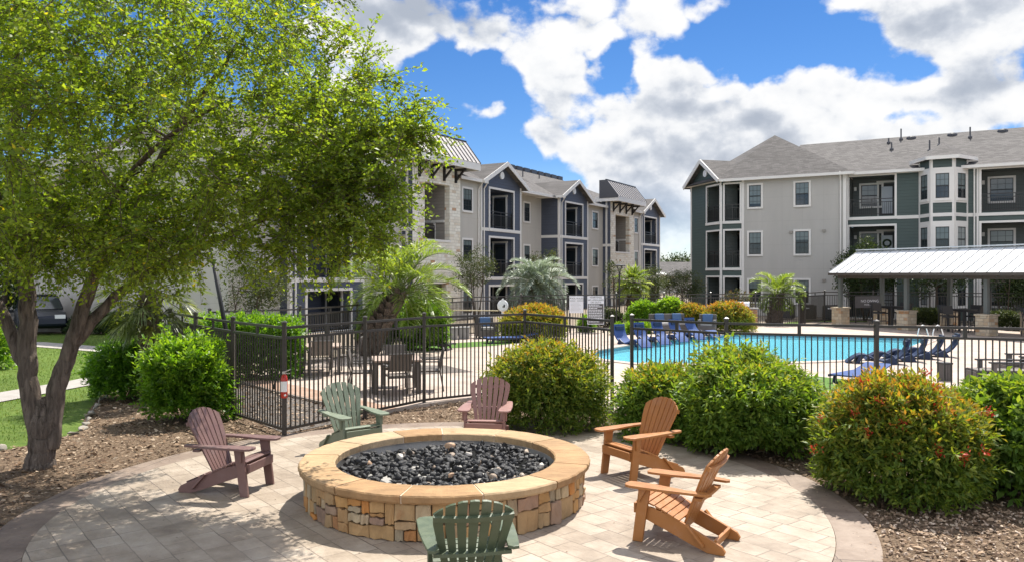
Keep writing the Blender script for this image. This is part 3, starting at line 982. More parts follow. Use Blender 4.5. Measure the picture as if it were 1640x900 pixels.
for (a, b_) in TOWERS:
    o0, o1 = a + 1.1, b_ - 1.1
    mb = MB()
    wall_grid(mb, a, b_, 0, 9.1, -.1, [(o0, o1, 4.55, 7.7), (o0 + .3, o1 - .3, 0, 2.1)], th=.35)
    mb.build('stone_tower_wall', MT['limestone'], BA)
    s = MB()
    s.face((a, .7, 0), (a, -.1, 0), (a, -.1, 9.1), (a, .7, 9.1))
    s.face((b_, -.1, 0), (b_, .7, 0), (b_, .7, 9.1), (b_, -.1, 9.1))
    s.build('tower_side_wall', MT['blue'], BA)
    s = MB()
    s.box(a - .03, a, .18, .34, 0, 8.9); s.box(a - .05, a, -.1, .6, Z3 - .6, Z3 - .38)
    s.build('tower_side_trim', MT['trim'], BA)
    h = MB()
    y0, y1 = .25, 3.2
    h.face((o0 - .3, y1, 0), (o1 + .3, y1, 0), (o1 + .3, y1, 8.0), (o0 - .3, y1, 8.0))
    h.face((o0 - .02, y0, 0), (o0 - .02, y1, 0), (o0 - .02, y1, 8.0), (o0 - .02, y0, 8.0))
    h.face((o1 + .02, y1, 0), (o1 + .02, y0, 0), (o1 + .02, y0, 8.0), (o1 + .02, y1, 8.0))
    h.face((o0, y0, 7.75), (o1, y0, 7.75), (o1, y1, 7.75), (o0, y1, 7.75))
    h.box(o0, o1, .9, 3.1, 4.2, 4.4)
    hall = h.build('stair_hall', MT['tan_siding'], BA)
    q = MB()
    q.box(o1 - .06, o1 + .01, .26, 3.1, 5.6, 5.75); q.box(o1 - .05, o1 + .01, .9, 1.02, 4.4, 5.6)
    q.box(o0 - .05, o1 + .05, -.16, .26, 4.43, 4.56)
    q.build('opening_trim', MT['trim'], hall)
    railing(hall, o0, o1, 4.42, .95)
    k = MB()
    k.box(a - .35, b_ + .9, -.95, -.90, 8.72, 9.12)
    k.box(a - .35, a - .30, -.90, 1.2, 8.72, 9.12); k.box(b_ + .85, b_ + .9, -.90, .9, 8.72, 9.12)
    k.box(a - .30, b_ + .85, -.90, 1.2, 8.86, 8.90)
    k.build('tower_fascia', MT['trim'], BA)
    rf = MB()
    x0, x1 = a - .4, b_ + .9
    sec = [(-.97, 9.13), (.12, 10.52), (.75, 10.52), (.75, 9.0), (-.97, 9.0)]
    rf.cur = 0
    rf.add([(x, y, z) for x in (x0, x1) for y, z in sec], [(0, 1, 6, 5)])
    rf.cur = 1
    rf.add([(x, y, z) for x in (x0, x1) for y, z in sec], [(4, 3, 2, 1, 0), (5, 6, 7, 8, 9), (1, 2, 7, 6), (2, 3, 8, 7)])
    roof = rf.build('mansard_roof', [MT['metal_roof'], MT['dark_metal']], BA)
    sm = MB()
    nseam = 13
    for i in range(nseam + 1):
        xx = x0 + .03 + (x1 - x0 - .06) * i / nseam
        sm.beam((xx, -.985, 9.15), (xx, .11, 10.545), .025, .04, (0, -1, 1))
    sm.beam((x0 - .03, .13, 10.55), (x1 + .03, .13, 10.55), .12, .06)
    sm.build('standing_seam', MT['dark_metal'], roof)
    for i in range(4):
        xx = a + .55 + (b_ - a - 1.1) * i / 3
        br = MB()
        br.box(xx - .06, xx + .06, -.22, -.10, 7.9, 8.72)
        br.box(xx - .06, xx + .06, -.85, -.22, 8.58, 8.72)
        br.beam((xx, -.19, 8.05), (xx, -.72, 8.6), .10, .10)
        br.build('roof_bracket', MT['dark_wood'], BA)

# roofs
def hip_roof(parent, name, x0, x1, yf, yb, ze, ridge, mat):
    """ridge = (xl, xr, y, z)"""
    xl, xr, yr, zr = ridge
    r = MB()
    v = [(x0, yf, ze), (x1, yf, ze), (x1, yb, ze), (x0, yb, ze), (xl, yr, zr), (xr, yr, zr)]
    r.add(v, [(0, 1, 5, 4), (1, 2, 5), (2, 3, 4, 5), (3, 0, 4)])
    ro = r.build(name, mat, parent)
    e = MB()
    eave(e, [(x0, yf - .03, ze - .08), (x1, yf - .03, ze - .08)], .2)
    eave(e, [(x1 + .03, yf, ze - .08), (x1 + .03, yb, ze - .08)], .2)
    eave(e, [(x0 - .03, yf, ze - .08), (x0 - .03, yb, ze - .08)], .2)
    e.build('gutter', MT['trim'], ro)
    s = MB()
    s.face((x0, yf, ze - .06), (x0, yb, ze - .06), (x1, yb, ze - .06), (x1, yf, ze - .06))
    s.build('soffit', MT['trim'], ro)
    return ro
r1 = hip_roof(BA, 'roof', -18.9, 14.0, .15, 12, ZE, (-14, 9.6, 6.0, 10.9), MT['shingle'])
r2 = hip_roof(BA, 'roof', 9.9, 33.3, .15, 16.5, ZE + .012, (17.2, 28.5, 9.0, 12.1), MT['shingle'])
for x0, x1 in ((-2.7, .3), (25.3, 27.8)):
    r = MB()
    sec = [(-.32, ZE), (1.6, ZE + .86), (1.6, ZE + .5), (-.32, ZE - .16)]
    r.prism([(x0, y, z) for y, z in sec][::-1], (0, 0, 0), (x1 - x0, 0, 0))
    ro = r.build('roof', MT['shingle'], BA)
    e = MB()
    e.beam((x0, -.36, ZE - .08), (x1, -.36, ZE - .08), .06, .18)
    e.build('gutter', MT['trim'], ro)
for i in range(8):
    v = MB()
    x = 17.9 + i * 1.35
    v.box(x, x + .95, 8.35, 8.85, 11.82, 12.2)
    v.build('ridge_vent', MT['dark_metal'], r2)
for x, y in ((14.6, 5.2), (19.5, 6.3), (22.0, 3.6), (10.5, 4.0)):
    v = MB()
    zz = ZE + (y - .15) * .424
    v.tube([(x, y, zz - .1), (x, y, zz + .5)], .05, 8)
    v.build('vent_pipe', MT['dark_metal'], r2)
w = MB()
w.box(-8.1 + .95, -7.02, .35, .55, 4.55, 4.75); w.build('wall_vent', MT['tan_siding'], BA)

# ------------------------------------------------------------------ green apartment building (right)
H2, H3, HE = 3.1, 6.15, 8.8
BB = thing('apartment_building', 'green and tan three-storey apartment building with hipped corner and a bay window tower', 'apartment building', (20.41, 47.44, 0), R(-30))
mb = MB()
wall_grid(mb, -6.2, 0, 0, HE, 0, [])
mb.face((0, 0, 0), (0, .4, 0), (0, .4, HE), (0, 0, HE))
mb.build('tan_wall', MT['tan2'], BB)
for xa, xb in ((-5.93, -4.93), (-3.06, -2.02)):
    for zf in (.05, H2, H3):
        window(BB, xa, xb, zf + .68, zf + 2.33, 0, cols=3, drop=.5)
for x, z in ((-3.3, 5.2), (-1.35, 5.25), (-3.3, 2.15), (-1.35, 2.2)):
    v = MB(); v.box(x, x + .2, -.10, 0, z, z + .14); v.build('wall_vent', MT['tan_siding'], BB)
ct = MB()
for xa_, xb_ in ((-6.28, -6.12), (-.16, .03), (-7.7, -7.55)):
    ct = MB(); ct.box(xa_, xb_, -.04, 0, 0, HE); ct.build('corner_trim', MT['trim'], BB)
mb = MB()
wall_grid(mb, -7.62, -6.2, 0, HE, 0.002, [(-7.38, -6.4, f + .05, f + 2.42) for f in (0, H2 - .05, H3 - .05)])
mb.build('green_wall', MT['green'], BB)
for zf in (.05, H2, H3):
    balcony(BB, -7.38, -6.4, zf, zf + 2.37, 0.002, MT['recess_green'], doorx=-6.75, lamp=False, trim=.11)
MC = Matrix.Translation((-7.62, 0, 0)) @ Matrix.Rotation(R(-45), 4, 'Z') @ Matrix.Translation((-4.1, 0, 0))
mb = MB(MC)
wall_grid(mb, 0, 4.1, 0, HE, 0, [(2.25, 3.93, f + .05, f + 2.42) for f in (0, H2 - .05, H3 - .05)])
mb.build('green_wall', MT['green'], BB)
mb = MB()
mb.face((-10.52, 16, 0), (-10.52, 2.9, 0), (-10.52, 2.9, HE), (-10.52, 16, HE))
mb.build('green_wall', MT['green'], BB)
for zf in (.05, H2, H3):
    balcony(BB, 2.25, 3.93, zf, zf + 2.37, 0, MT['recess_green'], M=MC, doorx=3.1, depth=1.3, lamp=False, trim=.11)
ct = MB(MC)
ct.box(-.04, .1, -.04, 0, 0, HE)
ct.build('corner_trim', MT['trim'], BB)
ct = MB(MC)
ct.box(4.0, 4.12, -.04, 0, 0, HE)
ct.build('corner_trim', MT['trim'], BB)
# long facade
mb = MB()
PORCH = [(.15, 2.65), (7.1, 10.4), (13.5, 16.5)]
wall_grid(mb, 0, 34, 0, HE, .4, [(a, b_, zf, zf + 2.42) for a, b_ in PORCH for zf in (.05, H2, H3)])
mb.build('green_wall', MT['green'], BB)
for i, (a, b_) in enumerate(PORCH):
    for k, zf in enumerate((.05, H2, H3)):
        balcony(BB, a, b_, zf, zf + 2.42, .4, MT['recess_green'], doorx=b_ - .55, winx=(a + .35, a + 1.75), light_door=True, depth=2.0, trim=.12)
wr = MB()
cx, cy, cz = 2.10, .4 + 2.0 - .10, H2 + 1.45
wr.tube([(cx + .21 * math.cos(q * math.pi / 8), cy, cz + .21 * math.sin(q * math.pi / 8)) for q in range(17)], .065, 6)
MT['wreath'] = simple('wreath_green', (0.02, 0.035, 0.015), 0.8, var=0.4, vscale=30)
wreath = wr.build('wreath', MT['wreath'], None)
wreath.parent = None
wreath.matrix_world = Matrix.Translation((20.41, 47.44, 0)) @ Matrix.Rotation(R(-30), 4, 'Z')
tag(wreath, 'round dark green wreath hanging on the second-floor balcony door of the green building', 'wreath')
tb_ = MB()
for z in (H2 - .24, H3 - .24):
    for xa, xb in ((2.8, 3.95), (6.42, 6.95), (10.55, 34)):
        tb_.box(xa, xb, .36, .4, z, z + .2)
tb_.box(6.86, 6.96, .355, .4, 0, HE); tb_.box(10.6, 10.7, .355, .4, 0, HE)
tb_.box(0, 34, .36, .4, HE - .16, HE)
tb_.build('band_trim', MT['trim'], BB)
downspout(BB, .05, .25, 0, HE - .1, elbow=.3); downspout(BB, 6.75, .36, 0, HE - .2); downspout(BB, -.3, 0.0, 0, HE - .1)
# bay window
pts = [(3.95, .4), (4.58, -.68), (5.76, -.68), (6.42, .4)]
bay = MB()
for a, b_ in zip(pts, pts[1:]):
    bay.face((*a, 0), (*b_, 0), (*b_, 9.25), (*a, 9.25))
bayo = bay.build('bay_wall', MT['green'], BB)
for a, b_ in zip(pts, pts[1:]):
    A, B = Vector((*a, 0)), Vector((*b_, 0))
    L = (B - A).length
    ang = math.atan2(B.y - A.y, B.x - A.x)
    MM = Matrix.Translation(A) @ Matrix.Rotation(ang, 4, 'Z')
    tq = MB(MM)
    tq.box(0, .11, -.03, 0, 0, 9.2); tq.box(L - .11, L, -.03, 0, 0, 9.2)
    for z in (H2 - .24, H3 - .24, H2 + .55, H3 + .55, H2 + 2.35, H3 + 2.35, 2.35):
        tq.box(.11, L - .11, -.032, 0, z, z + (.2 if z not in (H2 + .55, H3 + .55) else .12))
    tq.build('bay_trim', MT['trim'], bayo)
    for zf in (0.05, H2, H3):
        window(BB, .11, L - .11, zf + .66, zf + 2.36, -.006, M=MM, trim=.06 if L < 1.2 and b_ != pts[2] else .14, cols=3 if b_ == pts[2] else 2, drop=.5)
rb = MB()
ap = (5.17, .9, 10.35)
ev = [(3.45, .75), (4.35, -1.08), (5.99, -1.08), (6.92, .75)]
for a, b_ in zip(ev, ev[1:]):
    rb.face((*a, 9.33), (*b_, 9.33), ap)
rb.face((*ev[0], 9.18), (*ev[3], 9.18), (*ev[2], 9.18), (*ev[1], 9.18))
rbo = rb.build('bay_roof', MT['shingle2'], BB)
e = MB()
eave(e, [(*p, 9.24) for p in ev], .2)
e.build('bay_fascia', MT['trim'], rbo)
# roofs of the green building
r = MB()
zr = 12.0
r.add([(-4, -.05, HE), (36, -.05, HE), (36, 16, HE), (-4, 16, HE), (-4, 8, zr), (33, 8, zr)], [(0, 1, 5, 4), (1, 2, 5), (2, 3, 4, 5)])
rmain = r.build('roof', MT['shingle2'], BB)
e = MB(); e.beam((.3, -.09, HE - .07), (36, -.09, HE - .07), .08, .17); e.build('gutter', MT['trim'], rmain)
s_ = MB(); s_.face((-4, -.05, HE - .05), (-4, 16, HE - .05), (36, 16, HE - .05), (36, -.05, HE - .05)); s_.build('soffit', MT['trim'], rmain)
ap, bk = (-5.2, 5.0, 12.35), (-5.2, 13, 12.35)
fp = [(.42, -.42), (-7.8, -.42), (-10.95, 2.72), (-10.95, 17), (.42, 17)]
z = HE + .02
r = MB()
r.add([(*p, z) for p in fp] + [ap, bk], [(1, 0, 5), (2, 1, 5), (3, 2, 5, 6), (0, 4, 6, 5), (4, 3, 6)])
rw = r.build('roof', MT['shingle'], BB)
s_ = MB(); s_.face(*[(*p, z - .05) for p in fp]); s_.build('soffit', MT['trim'], rw)
e = MB()
eave(e, [(.45, .2, z - .07), (.45, -.45, z - .07), (-7.82, -.45, z - .07)], .17, .08)
e.build('gutter', MT['trim'], rw)
gable_roof(BB, -.15, 4.25, -.42, 5.5, HE + .03, 1.62, M=MC, over=.22, wallmat=MT['green'], ywall=-.006)
for i, x in enumerate((3.2, 5.6, 8.4, 11.2, 14.0, 17.5)):
    v = MB(); v.lathe([(.0, .24), (.22, .22), (.30, .14), (.30, .0)], 14, (x, 7.35, 11.66)); v.build('roof_vent', MT['dark_metal'], rmain)
for x, y, h in ((1.9, 6.4, .35), (2.6, 7.1, .75), (2.2, 4.6, .5), (4.4, 3.6, .7), (4.9, 4.7, .55), (6.6, 6.2, .7), (9.9, 6.4, .5), (12.3, 6.6, .7), (12.2, 5.5, .3), (13.8, 6.9, .5)):
    v = MB(); zz = HE + (y + .05) * .4
    v.tube([(x, y, zz - .1), (x, y, zz + h)], .045, 8); v.lathe([(.12, .0), (.12, .12), (.04, .2)], 8, (x, y, zz - .03))
    v.build('vent_pipe', MT['dark_metal'], rmain)

# ------------------------------------------------------------------ pavilion
PV = thing('pavilion', 'open poolside pavilion with pale standing seam roof on posts and stone piers', 'pavilion', (16.7, 39.45, .05), R(-65))
NX = 5
for i in range(NX):
    for y in (0.0, 3.0):
        x = 3.8 * i
        p = MB(); p.box(x - .30, x + .30, y - .30, y + .30, 0, .84); pier = p.build('stone_pier', MT['pier'], PV, bevel=.015)
        c = MB(); c.box(x - .34, x + .34, y - .34, y + .34, .84, .92); c.build('pier_cap', MT['pier'], pier, bevel=.01)
        q = MB(); q.box(x - .085, x + .085, y - .085, y + .085, .92, 2.36); q.build('post', MT['greypost'], PV)
bm = MB()
X0, X1 = -.2, 16.2
for y in (0, 3.0):
    bm.box(X0 + .1, X1, y - .10, y + .10, 2.36, 2.60)
for i in range(NX):
    bm.box(3.8 * i - .09 + (.0 if i else .05), 3.8 * i + .09, .10, 2.9, 2.38, 2.58)
nr = 26
for i in range(nr):
    x = X0 + .25 + (X1 - X0 - .5) * i / (nr - 1)
    bm.beam((x, -.5, 2.52), (x, 1.47, 3.55), .05, .12); bm.beam((x, 3.5, 2.52), (x, 1.53, 3.55), .05, .12)
bm.build('roof_beams', MT['soffit'], PV)
r = MB()
for yf, s in ((-.62, 1), (3.62, -1)):
    a = [(X0, yf, 2.58), (X1, yf, 2.58), (X1, 1.5, 3.70), (X0, 1.5, 3.70)]
    r.prism(a if s > 0 else a[::-1], (0, 0, 0), (0, 0, .05))
ro = r.build('roof', MT['pavilion_roof'], PV)
sm = MB()
k = int((X1 - X0) / .50)
for i in range(k + 1):
    x = X0 + (X1 - X0) * i / k
    sm.beam((x, -.62, 2.65), (x, 1.5, 3.77), .016, .035); sm.beam((x, 3.62, 2.65), (x, 1.5, 3.77), .016, .035)
MT['seam'] = simple('seam_grey', (0.40, 0.40, 0.40), 0.4, 0.5)
sm.build('standing_seam', MT['seam'], ro)
rc = MB(); rc.beam((X0 - .02, 1.5, 3.81), (X1, 1.5, 3.81), .34, .05); rc.build('ridge_cap', MT['pavilion_roof'], ro)
fa = MB(); fa.beam((X0, -.64, 2.58), (X1, -.64, 2.58), .04, .13); fa.build('fascia', MT['soffit'], ro)

# ------------------------------------------------------------------ far house in the gap and the grey building at left
FH = thing('far_house', 'low distant house with plain grey roof between the two apartment buildings', 'house', (24, 112, 0), R(10))
mb = MB(); wall_grid(mb, -7, 7, 0, 2.4, 0, []); mb.face((-7, 9, 0), (-7, 0, 0), (-7, 0, 2.4), (-7, 9, 2.4)); mb.face((7, 0, 0), (7, 9, 0), (7, 9, 2.4), (7, 0, 2.4)); mb.build('wall', MT['tan'], FH)
mb = MB(); mb.add([(-7.6, -.5, 2.4), (7.6, -.5, 2.4), (7.6, 9.5, 2.4), (-7.6, 9.5, 2.4), (-4, 4.5, 4.5), (4, 4.5, 4.5)], [(0, 1, 5, 4), (1, 2, 5), (2, 3, 4, 5), (3, 0, 4)]); mb.build('roof', MT['shingle2'], FH)
mb = MB(); mb.box(5.6, 6.2, -.06, 0, .9, 2.0); mb.build('window', MT['glass'], FH)

GB = thing('grey_building', 'grey stucco building side seen between the tree trunks and the fan palm', 'building', (-18.4, 36, 0), R(-24))
mb = MB(); wall_grid(mb, 0, 8.5, 0, 5.6, 0, []); mb.face((0, 8, 0), (0, 0, 0), (0, 0, 5.6), (0, 8, 5.6)); mb.build('wall', MT['tan2'], GB)
mb = MB(); mb.box(3.0, 3.18, -.05, 0, 0, 5.6); mb.box(0, 8.5, -.05, 0, 2.55, 2.75); mb.build('trim', MT['trim'], GB)
mb = MB(); mb.add([(-.5, -.5, 5.6), (9, -.5, 5.6), (9, 8.5, 5.6), (-.5, 8.5, 5.6), (3, 4, 7.6), (6, 4, 7.6)], [(0, 1, 5, 4), (1, 2, 5), (2, 3, 4, 5), (3, 0, 4)]); mb.build('roof', MT['shingle'], GB)
for x in (1.0, 5.4):
    window(GB, x, x + 1.1, .8, 2.3, 0)

# ------------------------------------------------------------------ fences
def fence(name, label, pts, h=1.82, pick=.098, closed=False, post=.063, z=0.0, group=None, pr=.0095, mid=True):
    root = thing(name, label, 'fence', (pts[0][0], pts[0][1], z), 0, group)
    o = Vector((pts[0][0], pts[0][1], 0))
    P = [Vector((x, y, 0)) - o for x, y in pts]
    for p in P:
        mb = MB()
        s = post / 2
        mb.box(p.x - s, p.x + s, p.y - s, p.y + s, -.06, h)
        k = s + .010
        mb.box(p.x - k, p.x + k, p.y - k, p.y + k, h, h + .018)
        mb.add([(p.x - k, p.y - k, h + .018), (p.x + k, p.y - k, h + .018), (p.x + k, p.y + k, h + .018), (p.x - k, p.y + k, h + .018), (p.x, p.y, h + .045)], [(0, 1, 4), (1, 2, 4), (2, 3, 4), (3, 0, 4)])
        mb.build('post', MT['fence'], root)
    for a, b in zip(P, P[1:]):
        d = (b - a)
        L = d.length
        d.normalize()
        mb = MB()
        a2, b2 = a + d * post / 2, b - d * post / 2
        for zz, hh in ((h - .075, .042), (h - .245, .042), (.10, .042)):
            mb.beam(a2 + Vector((0, 0, zz)), b2 + Vector((0, 0, zz)), .038, hh)
        n = max(2, int(round((L - post) / pick)))
        sd_ = d.cross(Vector((0, 0, 1)))
        for i in range(1, n):
            q = a2 + (b2 - a2) * (i / n)
            mb.beam(q + Vector((0, 0, .119)), q + Vector((0, 0, h - .264)), 2 * pr, 2 * pr, sd_)
        if mid:
            q = (a + b) / 2
            mb.beam(q + Vector((0, 0, h - .226)), q + Vector((0, 0, h - .094)), .058, .032, sd_)
        mb.build('panel', MT['fence'], root)
    return root

NEAR = [(-7.75, 17.6), (-6.42, 15.75), (-5.05, 14.05), (-3.69, 12.58), (-2.68, 14.15), (-1.76, 15.55), (.28, 17.0), (1.86, 14.42)]
fence('pool_fence', 'dark bronze picket fence turning a corner behind the left chairs, fire extinguisher on its post', NEAR)
fence('pool_fence', 'dark bronze picket fence running behind the right-hand bushes in front of the pool', [(2.30, 14.9), (3.77, 13.66), (6.08, 12.95), (8.6, 12.2), (11.2, 11.4), (13.8, 10.6)])
fence('pool_fence', 'long dark picket fence along the far side of the pool in front of both buildings',
      [(-7.75, 19.9), (-5.9, 21.6), (-4.9, 24.6), (-3.9, 27.6), (-3.0, 30.6), (-1.9, 33.2), (.4, 34.8), (2.6, 36.6), (5.0, 37.2), (7.4, 37.8), (9.8, 38.3), (12.2, 38.9), (14.6, 39.5), (15.4, 40.8), (17.4, 43.2), (20.0, 43.0), (22.4, 41.6), (24.8, 40.2), (27.2, 38.8), (29.6, 37.4)], h=1.72, pick=.125, pr=.011)

# ------------------------------------------------------------------ fire pit
MT['sand'] = None
def sandstone(name, stops, stretch):
    m_, t, b, o = newmat(name)
    co = t.obj()
    c = t.ramp(t.attr('tint'), stops)
    n1_ = t.noise(t.vmath('MULTIPLY', co, stretch), 3.2, 8, 0.65, 0.6)
    n2_ = t.noise(co, 1.6, 4, 0.6)
    v = t.math('MULTIPLY_ADD', t.math('SUBTRACT', n1_, 0.5), 1.1, t.math('MULTIPLY_ADD', t.math('SUBTRACT', n2_, 0.5), 0.5, 1.0))
    s = t.vmath('SCALE', c)
    t.link(v, s.node.inputs['Scale'])
    rust = t.smooth(t.noise(co, 2.7, 6, 0.7), 0.56, 0.72)
    col = t.mix(t.math('MULTIPLY', rust, 0.6), s, (0.27, 0.125, 0.05))
    soot = t.smooth(t.noise(co, 4.5, 7, 0.75), 0.60, 0.80)
    col = t.mix(t.math('MULTIPLY', soot, 0.5), col, (0.10, 0.075, 0.055))
    t.link(col, b.inputs['Base Color'])
    b.inputs['Roughness'].default_value = 0.75
    b.inputs['Specular IOR Level'].default_value = 0.25
    t.link(t.bump(t.noise(co, 14, 8, 0.68), 0.5, 0.02), b.inputs['Normal'])
    return m_
MT['cap'] = sandstone('cap_sandstone', [(0, (0.36, 0.225, 0.112)), (0.4, (0.30, 0.178, 0.085)), (0.7, (0.39, 0.265, 0.145)), (1, (0.45, 0.335, 0.21))], (1.0, 3.0, 1.0))
MT['block'] = sandstone('wall_block', [(0, (0.42, 0.20, 0.060)), (0.2, (0.36, 0.25, 0.135)), (0.4, (0.44, 0.25, 0.095)), (0.55, (0.27, 0.225, 0.16)), (0.7, (0.44, 0.34, 0.21)), (0.85, (0.29, 0.19, 0.135)), (1, (0.46, 0.20, 0.055))], (1, 1, 1))
MT['mortar'] = simple('pit_mortar', (0.10, 0.070, 0.045), 0.95, var=0.3, vscale=20, bump=0.6, bscale=60)
MT['pit_liner'] = simple('pit_liner_concrete', (0.36, 0.35, 0.335), 0.85, var=0.3, vscale=5, bump=0.4, bscale=40)
MT['grout'] = simple('cap_grout', (0.60, 0.47, 0.35), 0.9, var=0.15, vscale=15)
rnd = random.Random(7)
FP = thing('fire_pit', 'round stone fire pit with tan sandstone rim in the middle of the patio', 'fire pit', (PIT[0], PIT[1], .012))
RW, HW, RO, RI, HC = 1.60, .372, 1.675, 1.275, .47
core = MB(); core.lathe([(RW - .035, 0), (RW - .035, HW)], 96); core.build('mortar_core', MT['mortar'], FP, smooth=True)
stones = MB()
def split(x0, x1, z0, z1, out):
    w_, h_ = x1 - x0, z1 - z0
    if (w_ < .29 and h_ < .235 and (w_ < .16 or h_ < .10 or rnd.random() < .45)) or (w_ < .15 and h_ < .2) or (w_ < .09):
        out.append((x0, x1, z0, z1)); return
    if w_ > h_ * (1.15 if h_ > .1 else .9) and w_ > .18:
        f = rnd.uniform(.36, .64)
        split(x0, x0 + w_ * f, z0, z1, out); split(x0 + w_ * f, x1, z0, z1, out)
    elif h_ > .105:
        f = rnd.uniform(.34, .66)
        split(x0, x1, z0, z0 + h_ * f, out); split(x0, x1, z0 + h_ * f, z1, out)
    else:
        out.append((x0, x1, z0, z1))
cells = []
circ = 2 * math.pi * RW
x = 0.0
while x < circ - .3:
    w_ = min(rnd.uniform(.55, .95), circ - x)
    if circ - x - w_ < .3: w_ = circ - x
    split(x, x + w_, 0.0, HW, cells)
    x += w_
for (x0, x1, z0, z1) in cells:
    stones.ct = rnd.random()
    gp = rnd.uniform(.0035, .009)
    ro = RW + rnd.uniform(-.012, .022)
    nx = 4
    vs = []
    jit = [[rnd.uniform(-.011, .011) for _ in range(3)] for _ in range(2 * (nx + 1))]
    for k in range(2):
        zz = (z0 + gp) if k == 0 else (z1 - gp)
        for i in range(nx + 1):
            f = (x0 + gp + (x1 - x0 - 2 * gp) * i / nx) / RW
            j = jit[k * (nx + 1) + i]
            rr = ro + j[0] * 1.3
            vs.append((rr * math.cos(f), rr * math.sin(f), zz + j[1]))
            vs.append(((RW - .06) * math.cos(f), (RW - .06) * math.sin(f), zz + j[1]))
    n_ = 2 * (nx + 1)
    fs = []
    for i in range(nx):
        a, b = 2 * i, 2 * (i + 1)
        fs += [(a, b, n_ + b, n_ + a), (n_ + a, n_ + b, n_ + b + 1, n_ + a + 1), (b, a, a + 1, b + 1)]
    e = 2 * nx
    fs += [(0, n_, n_ + 1, 1), (e, e + 1, n_ + e + 1, n_ + e)]
    stones.add(vs, fs)
stones.build('stone_wall', MT['block'], FP, tint=True, bevel=.013)
NSEG = 13
angs = [R(-100) + 2 * math.pi * i / NSEG + rnd.uniform(-.07, .07) for i in range(NSEG)]
for i in range(NSEG):
    a0, a1 = angs[i] + .006, (angs[(i + 1) % NSEG] + (2 * math.pi if i == NSEG - 1 else 0)) - .006
    cp = MB()
    cp.ct = rnd.random()
    ns = 14
    vs = []
    for k in range(ns + 1):
        f = a0 + (a1 - a0) * k / ns
        d_ = rnd.uniform(-.007, .007)
        c_, s_2 = math.cos(f), math.sin(f)
        dz_ = rnd.uniform(-.002, .002)
        for r_, zz in ((RI + d_ * .6, HW + .012), (RI - .006 + d_ * .6, HC - .012), (RI + .010, HC + dz_), (RO - .012 + d_, HC + dz_), (RO + d_, HC - .014), (RO - .010 + d_ * 1.6, HW + .03 + d_), (RO - .028 + d_, HW + .008)):
            vs.append((r_ * c_, r_ * s_2, zz))
    fs = []
    for k in range(ns):
        for j in range(7):
            j2 = (j + 1) % 7
            fs.append((k * 7 + j, k * 7 + j2, (k + 1) * 7 + j2, (k + 1) * 7 + j))
    fs += [tuple(range(7)), tuple(ns * 7 + j for j in reversed(range(7)))]
    cp.add(vs, fs)
    cp.build('rim_stone', MT['cap'], FP, tint=True, smooth=False)
gr = MB(); gr.lathe([(RI + .008, HW + .004), (RI + .008, HC - .006), (RO - .02, HC - .006), (RO - .03, HW + .012), (RI + .008, HW + .004)], 96); gr.build('grout', MT['grout'], FP)
ln = MB(); ln.lathe([(RI + .05, HW + .012), (RI + .05, .1), (0.01, .1)], 64); ln.build('liner', MT['pit_liner'], FP, smooth=False)

# lava rock: irregular lumps, one mass
rng = np.random.default_rng(11)
def ico(sub):
    bm = bmesh.new()
    bmesh.ops.create_icosphere(bm, subdivisions=sub, radius=1)
    V = np.array([v.co[:] for v in bm.verts]); Q = np.array([[v.index for v in f.verts] for f in bm.faces])
    bm.free()
    return V, Q
IV, IQ = ico(2)
def rocks(n, pos, size, flat, seed, lump=.35):
    r_ = np.random.default_rng(seed)
    VV, QQ = [], []
    for i in range(n):
        d = IV.copy()
        for _ in range(9):
            ax = nrm(r_.normal(size=(1, 3)))[0]
            lim = r_.uniform(.30, .68)
            h_ = d @ ax
            d -= np.outer(np.maximum(h_ - lim, 0), ax)
        d *= 1 + r_.normal(size=(len(d), 1)) * lump * .16
        s = size[i] * np.array([r_.uniform(.8, 1.25), r_.uniform(.7, 1.1), flat * r_.uniform(.75, 1.1)])
        d *= s
        q = Matrix.Rotation(r_.uniform(0, 6.28), 3, 'Z') @ Matrix.Rotation(r_.normal() * .7, 3, 'X')
        d = d @ np.array(q).T
        VV.append(d + pos[i]); QQ.append(IQ + i * len(IV))
    return np.concatenate(VV), np.concatenate(QQ)
n = 1050
rr = RI * .985 * np.sqrt(rng.random(n)); aa = rng.random(n) * 6.283
size = rng.uniform(.034, .070, n)
pos = np.stack([PIT[0] + rr * np.cos(aa), PIT[1] + rr * np.sin(aa), .315 + .035 * np.sin(aa * 3 + rr * 4) * (rr / RI) + .05 * (1 - (rr / RI) ** 2) + rng.uniform(-.02, .035, n)], 1)
V, Q = rocks(n, pos, size, .85, 3)
tv = np.repeat(np.where(rng.random(n) < .03, rng.uniform(.7, 1, n), rng.uniform(0, .55, n)), len(IV))
m_, t, b, o = newmat('lava_rock')
co = t.obj()
c = t.ramp(t.attr('tint'), [(0, (0.010, 0.010, 0.011)), (0.4, (0.026, 0.025, 0.026)), (0.56, (0.075, 0.072, 0.070)), (0.7, (0.20, 0.15, 0.12)), (0.85, (0.34, 0.26, 0.19)), (1, (0.42, 0.38, 0.34))])
t.link(c, b.inputs['Base Color'])
b.inputs['Roughness'].default_value = 0.55
b.inputs['Specular IOR Level'].default_value = 0.4
t.link(t.bump(t.noise(co, 90, 4, 0.7), 0.7, 0.01), b.inputs['Normal'])
MT['lava'] = m_
o = np_mesh('lava_gravel', V, Q, MT['lava'], None, tv)
tag(o, 'black lava rock filling the bowl of the stone fire pit', 'lava rock', kind='stuff')
MT['tan_rock'] = simple('tan_river_stone', (0.46, 0.30, 0.19), 0.6, var=0.3, vscale=12)
MT['pale_rock'] = simple('pale_river_stone', (0.55, 0.50, 0.44), 0.6, var=0.3, vscale=12)
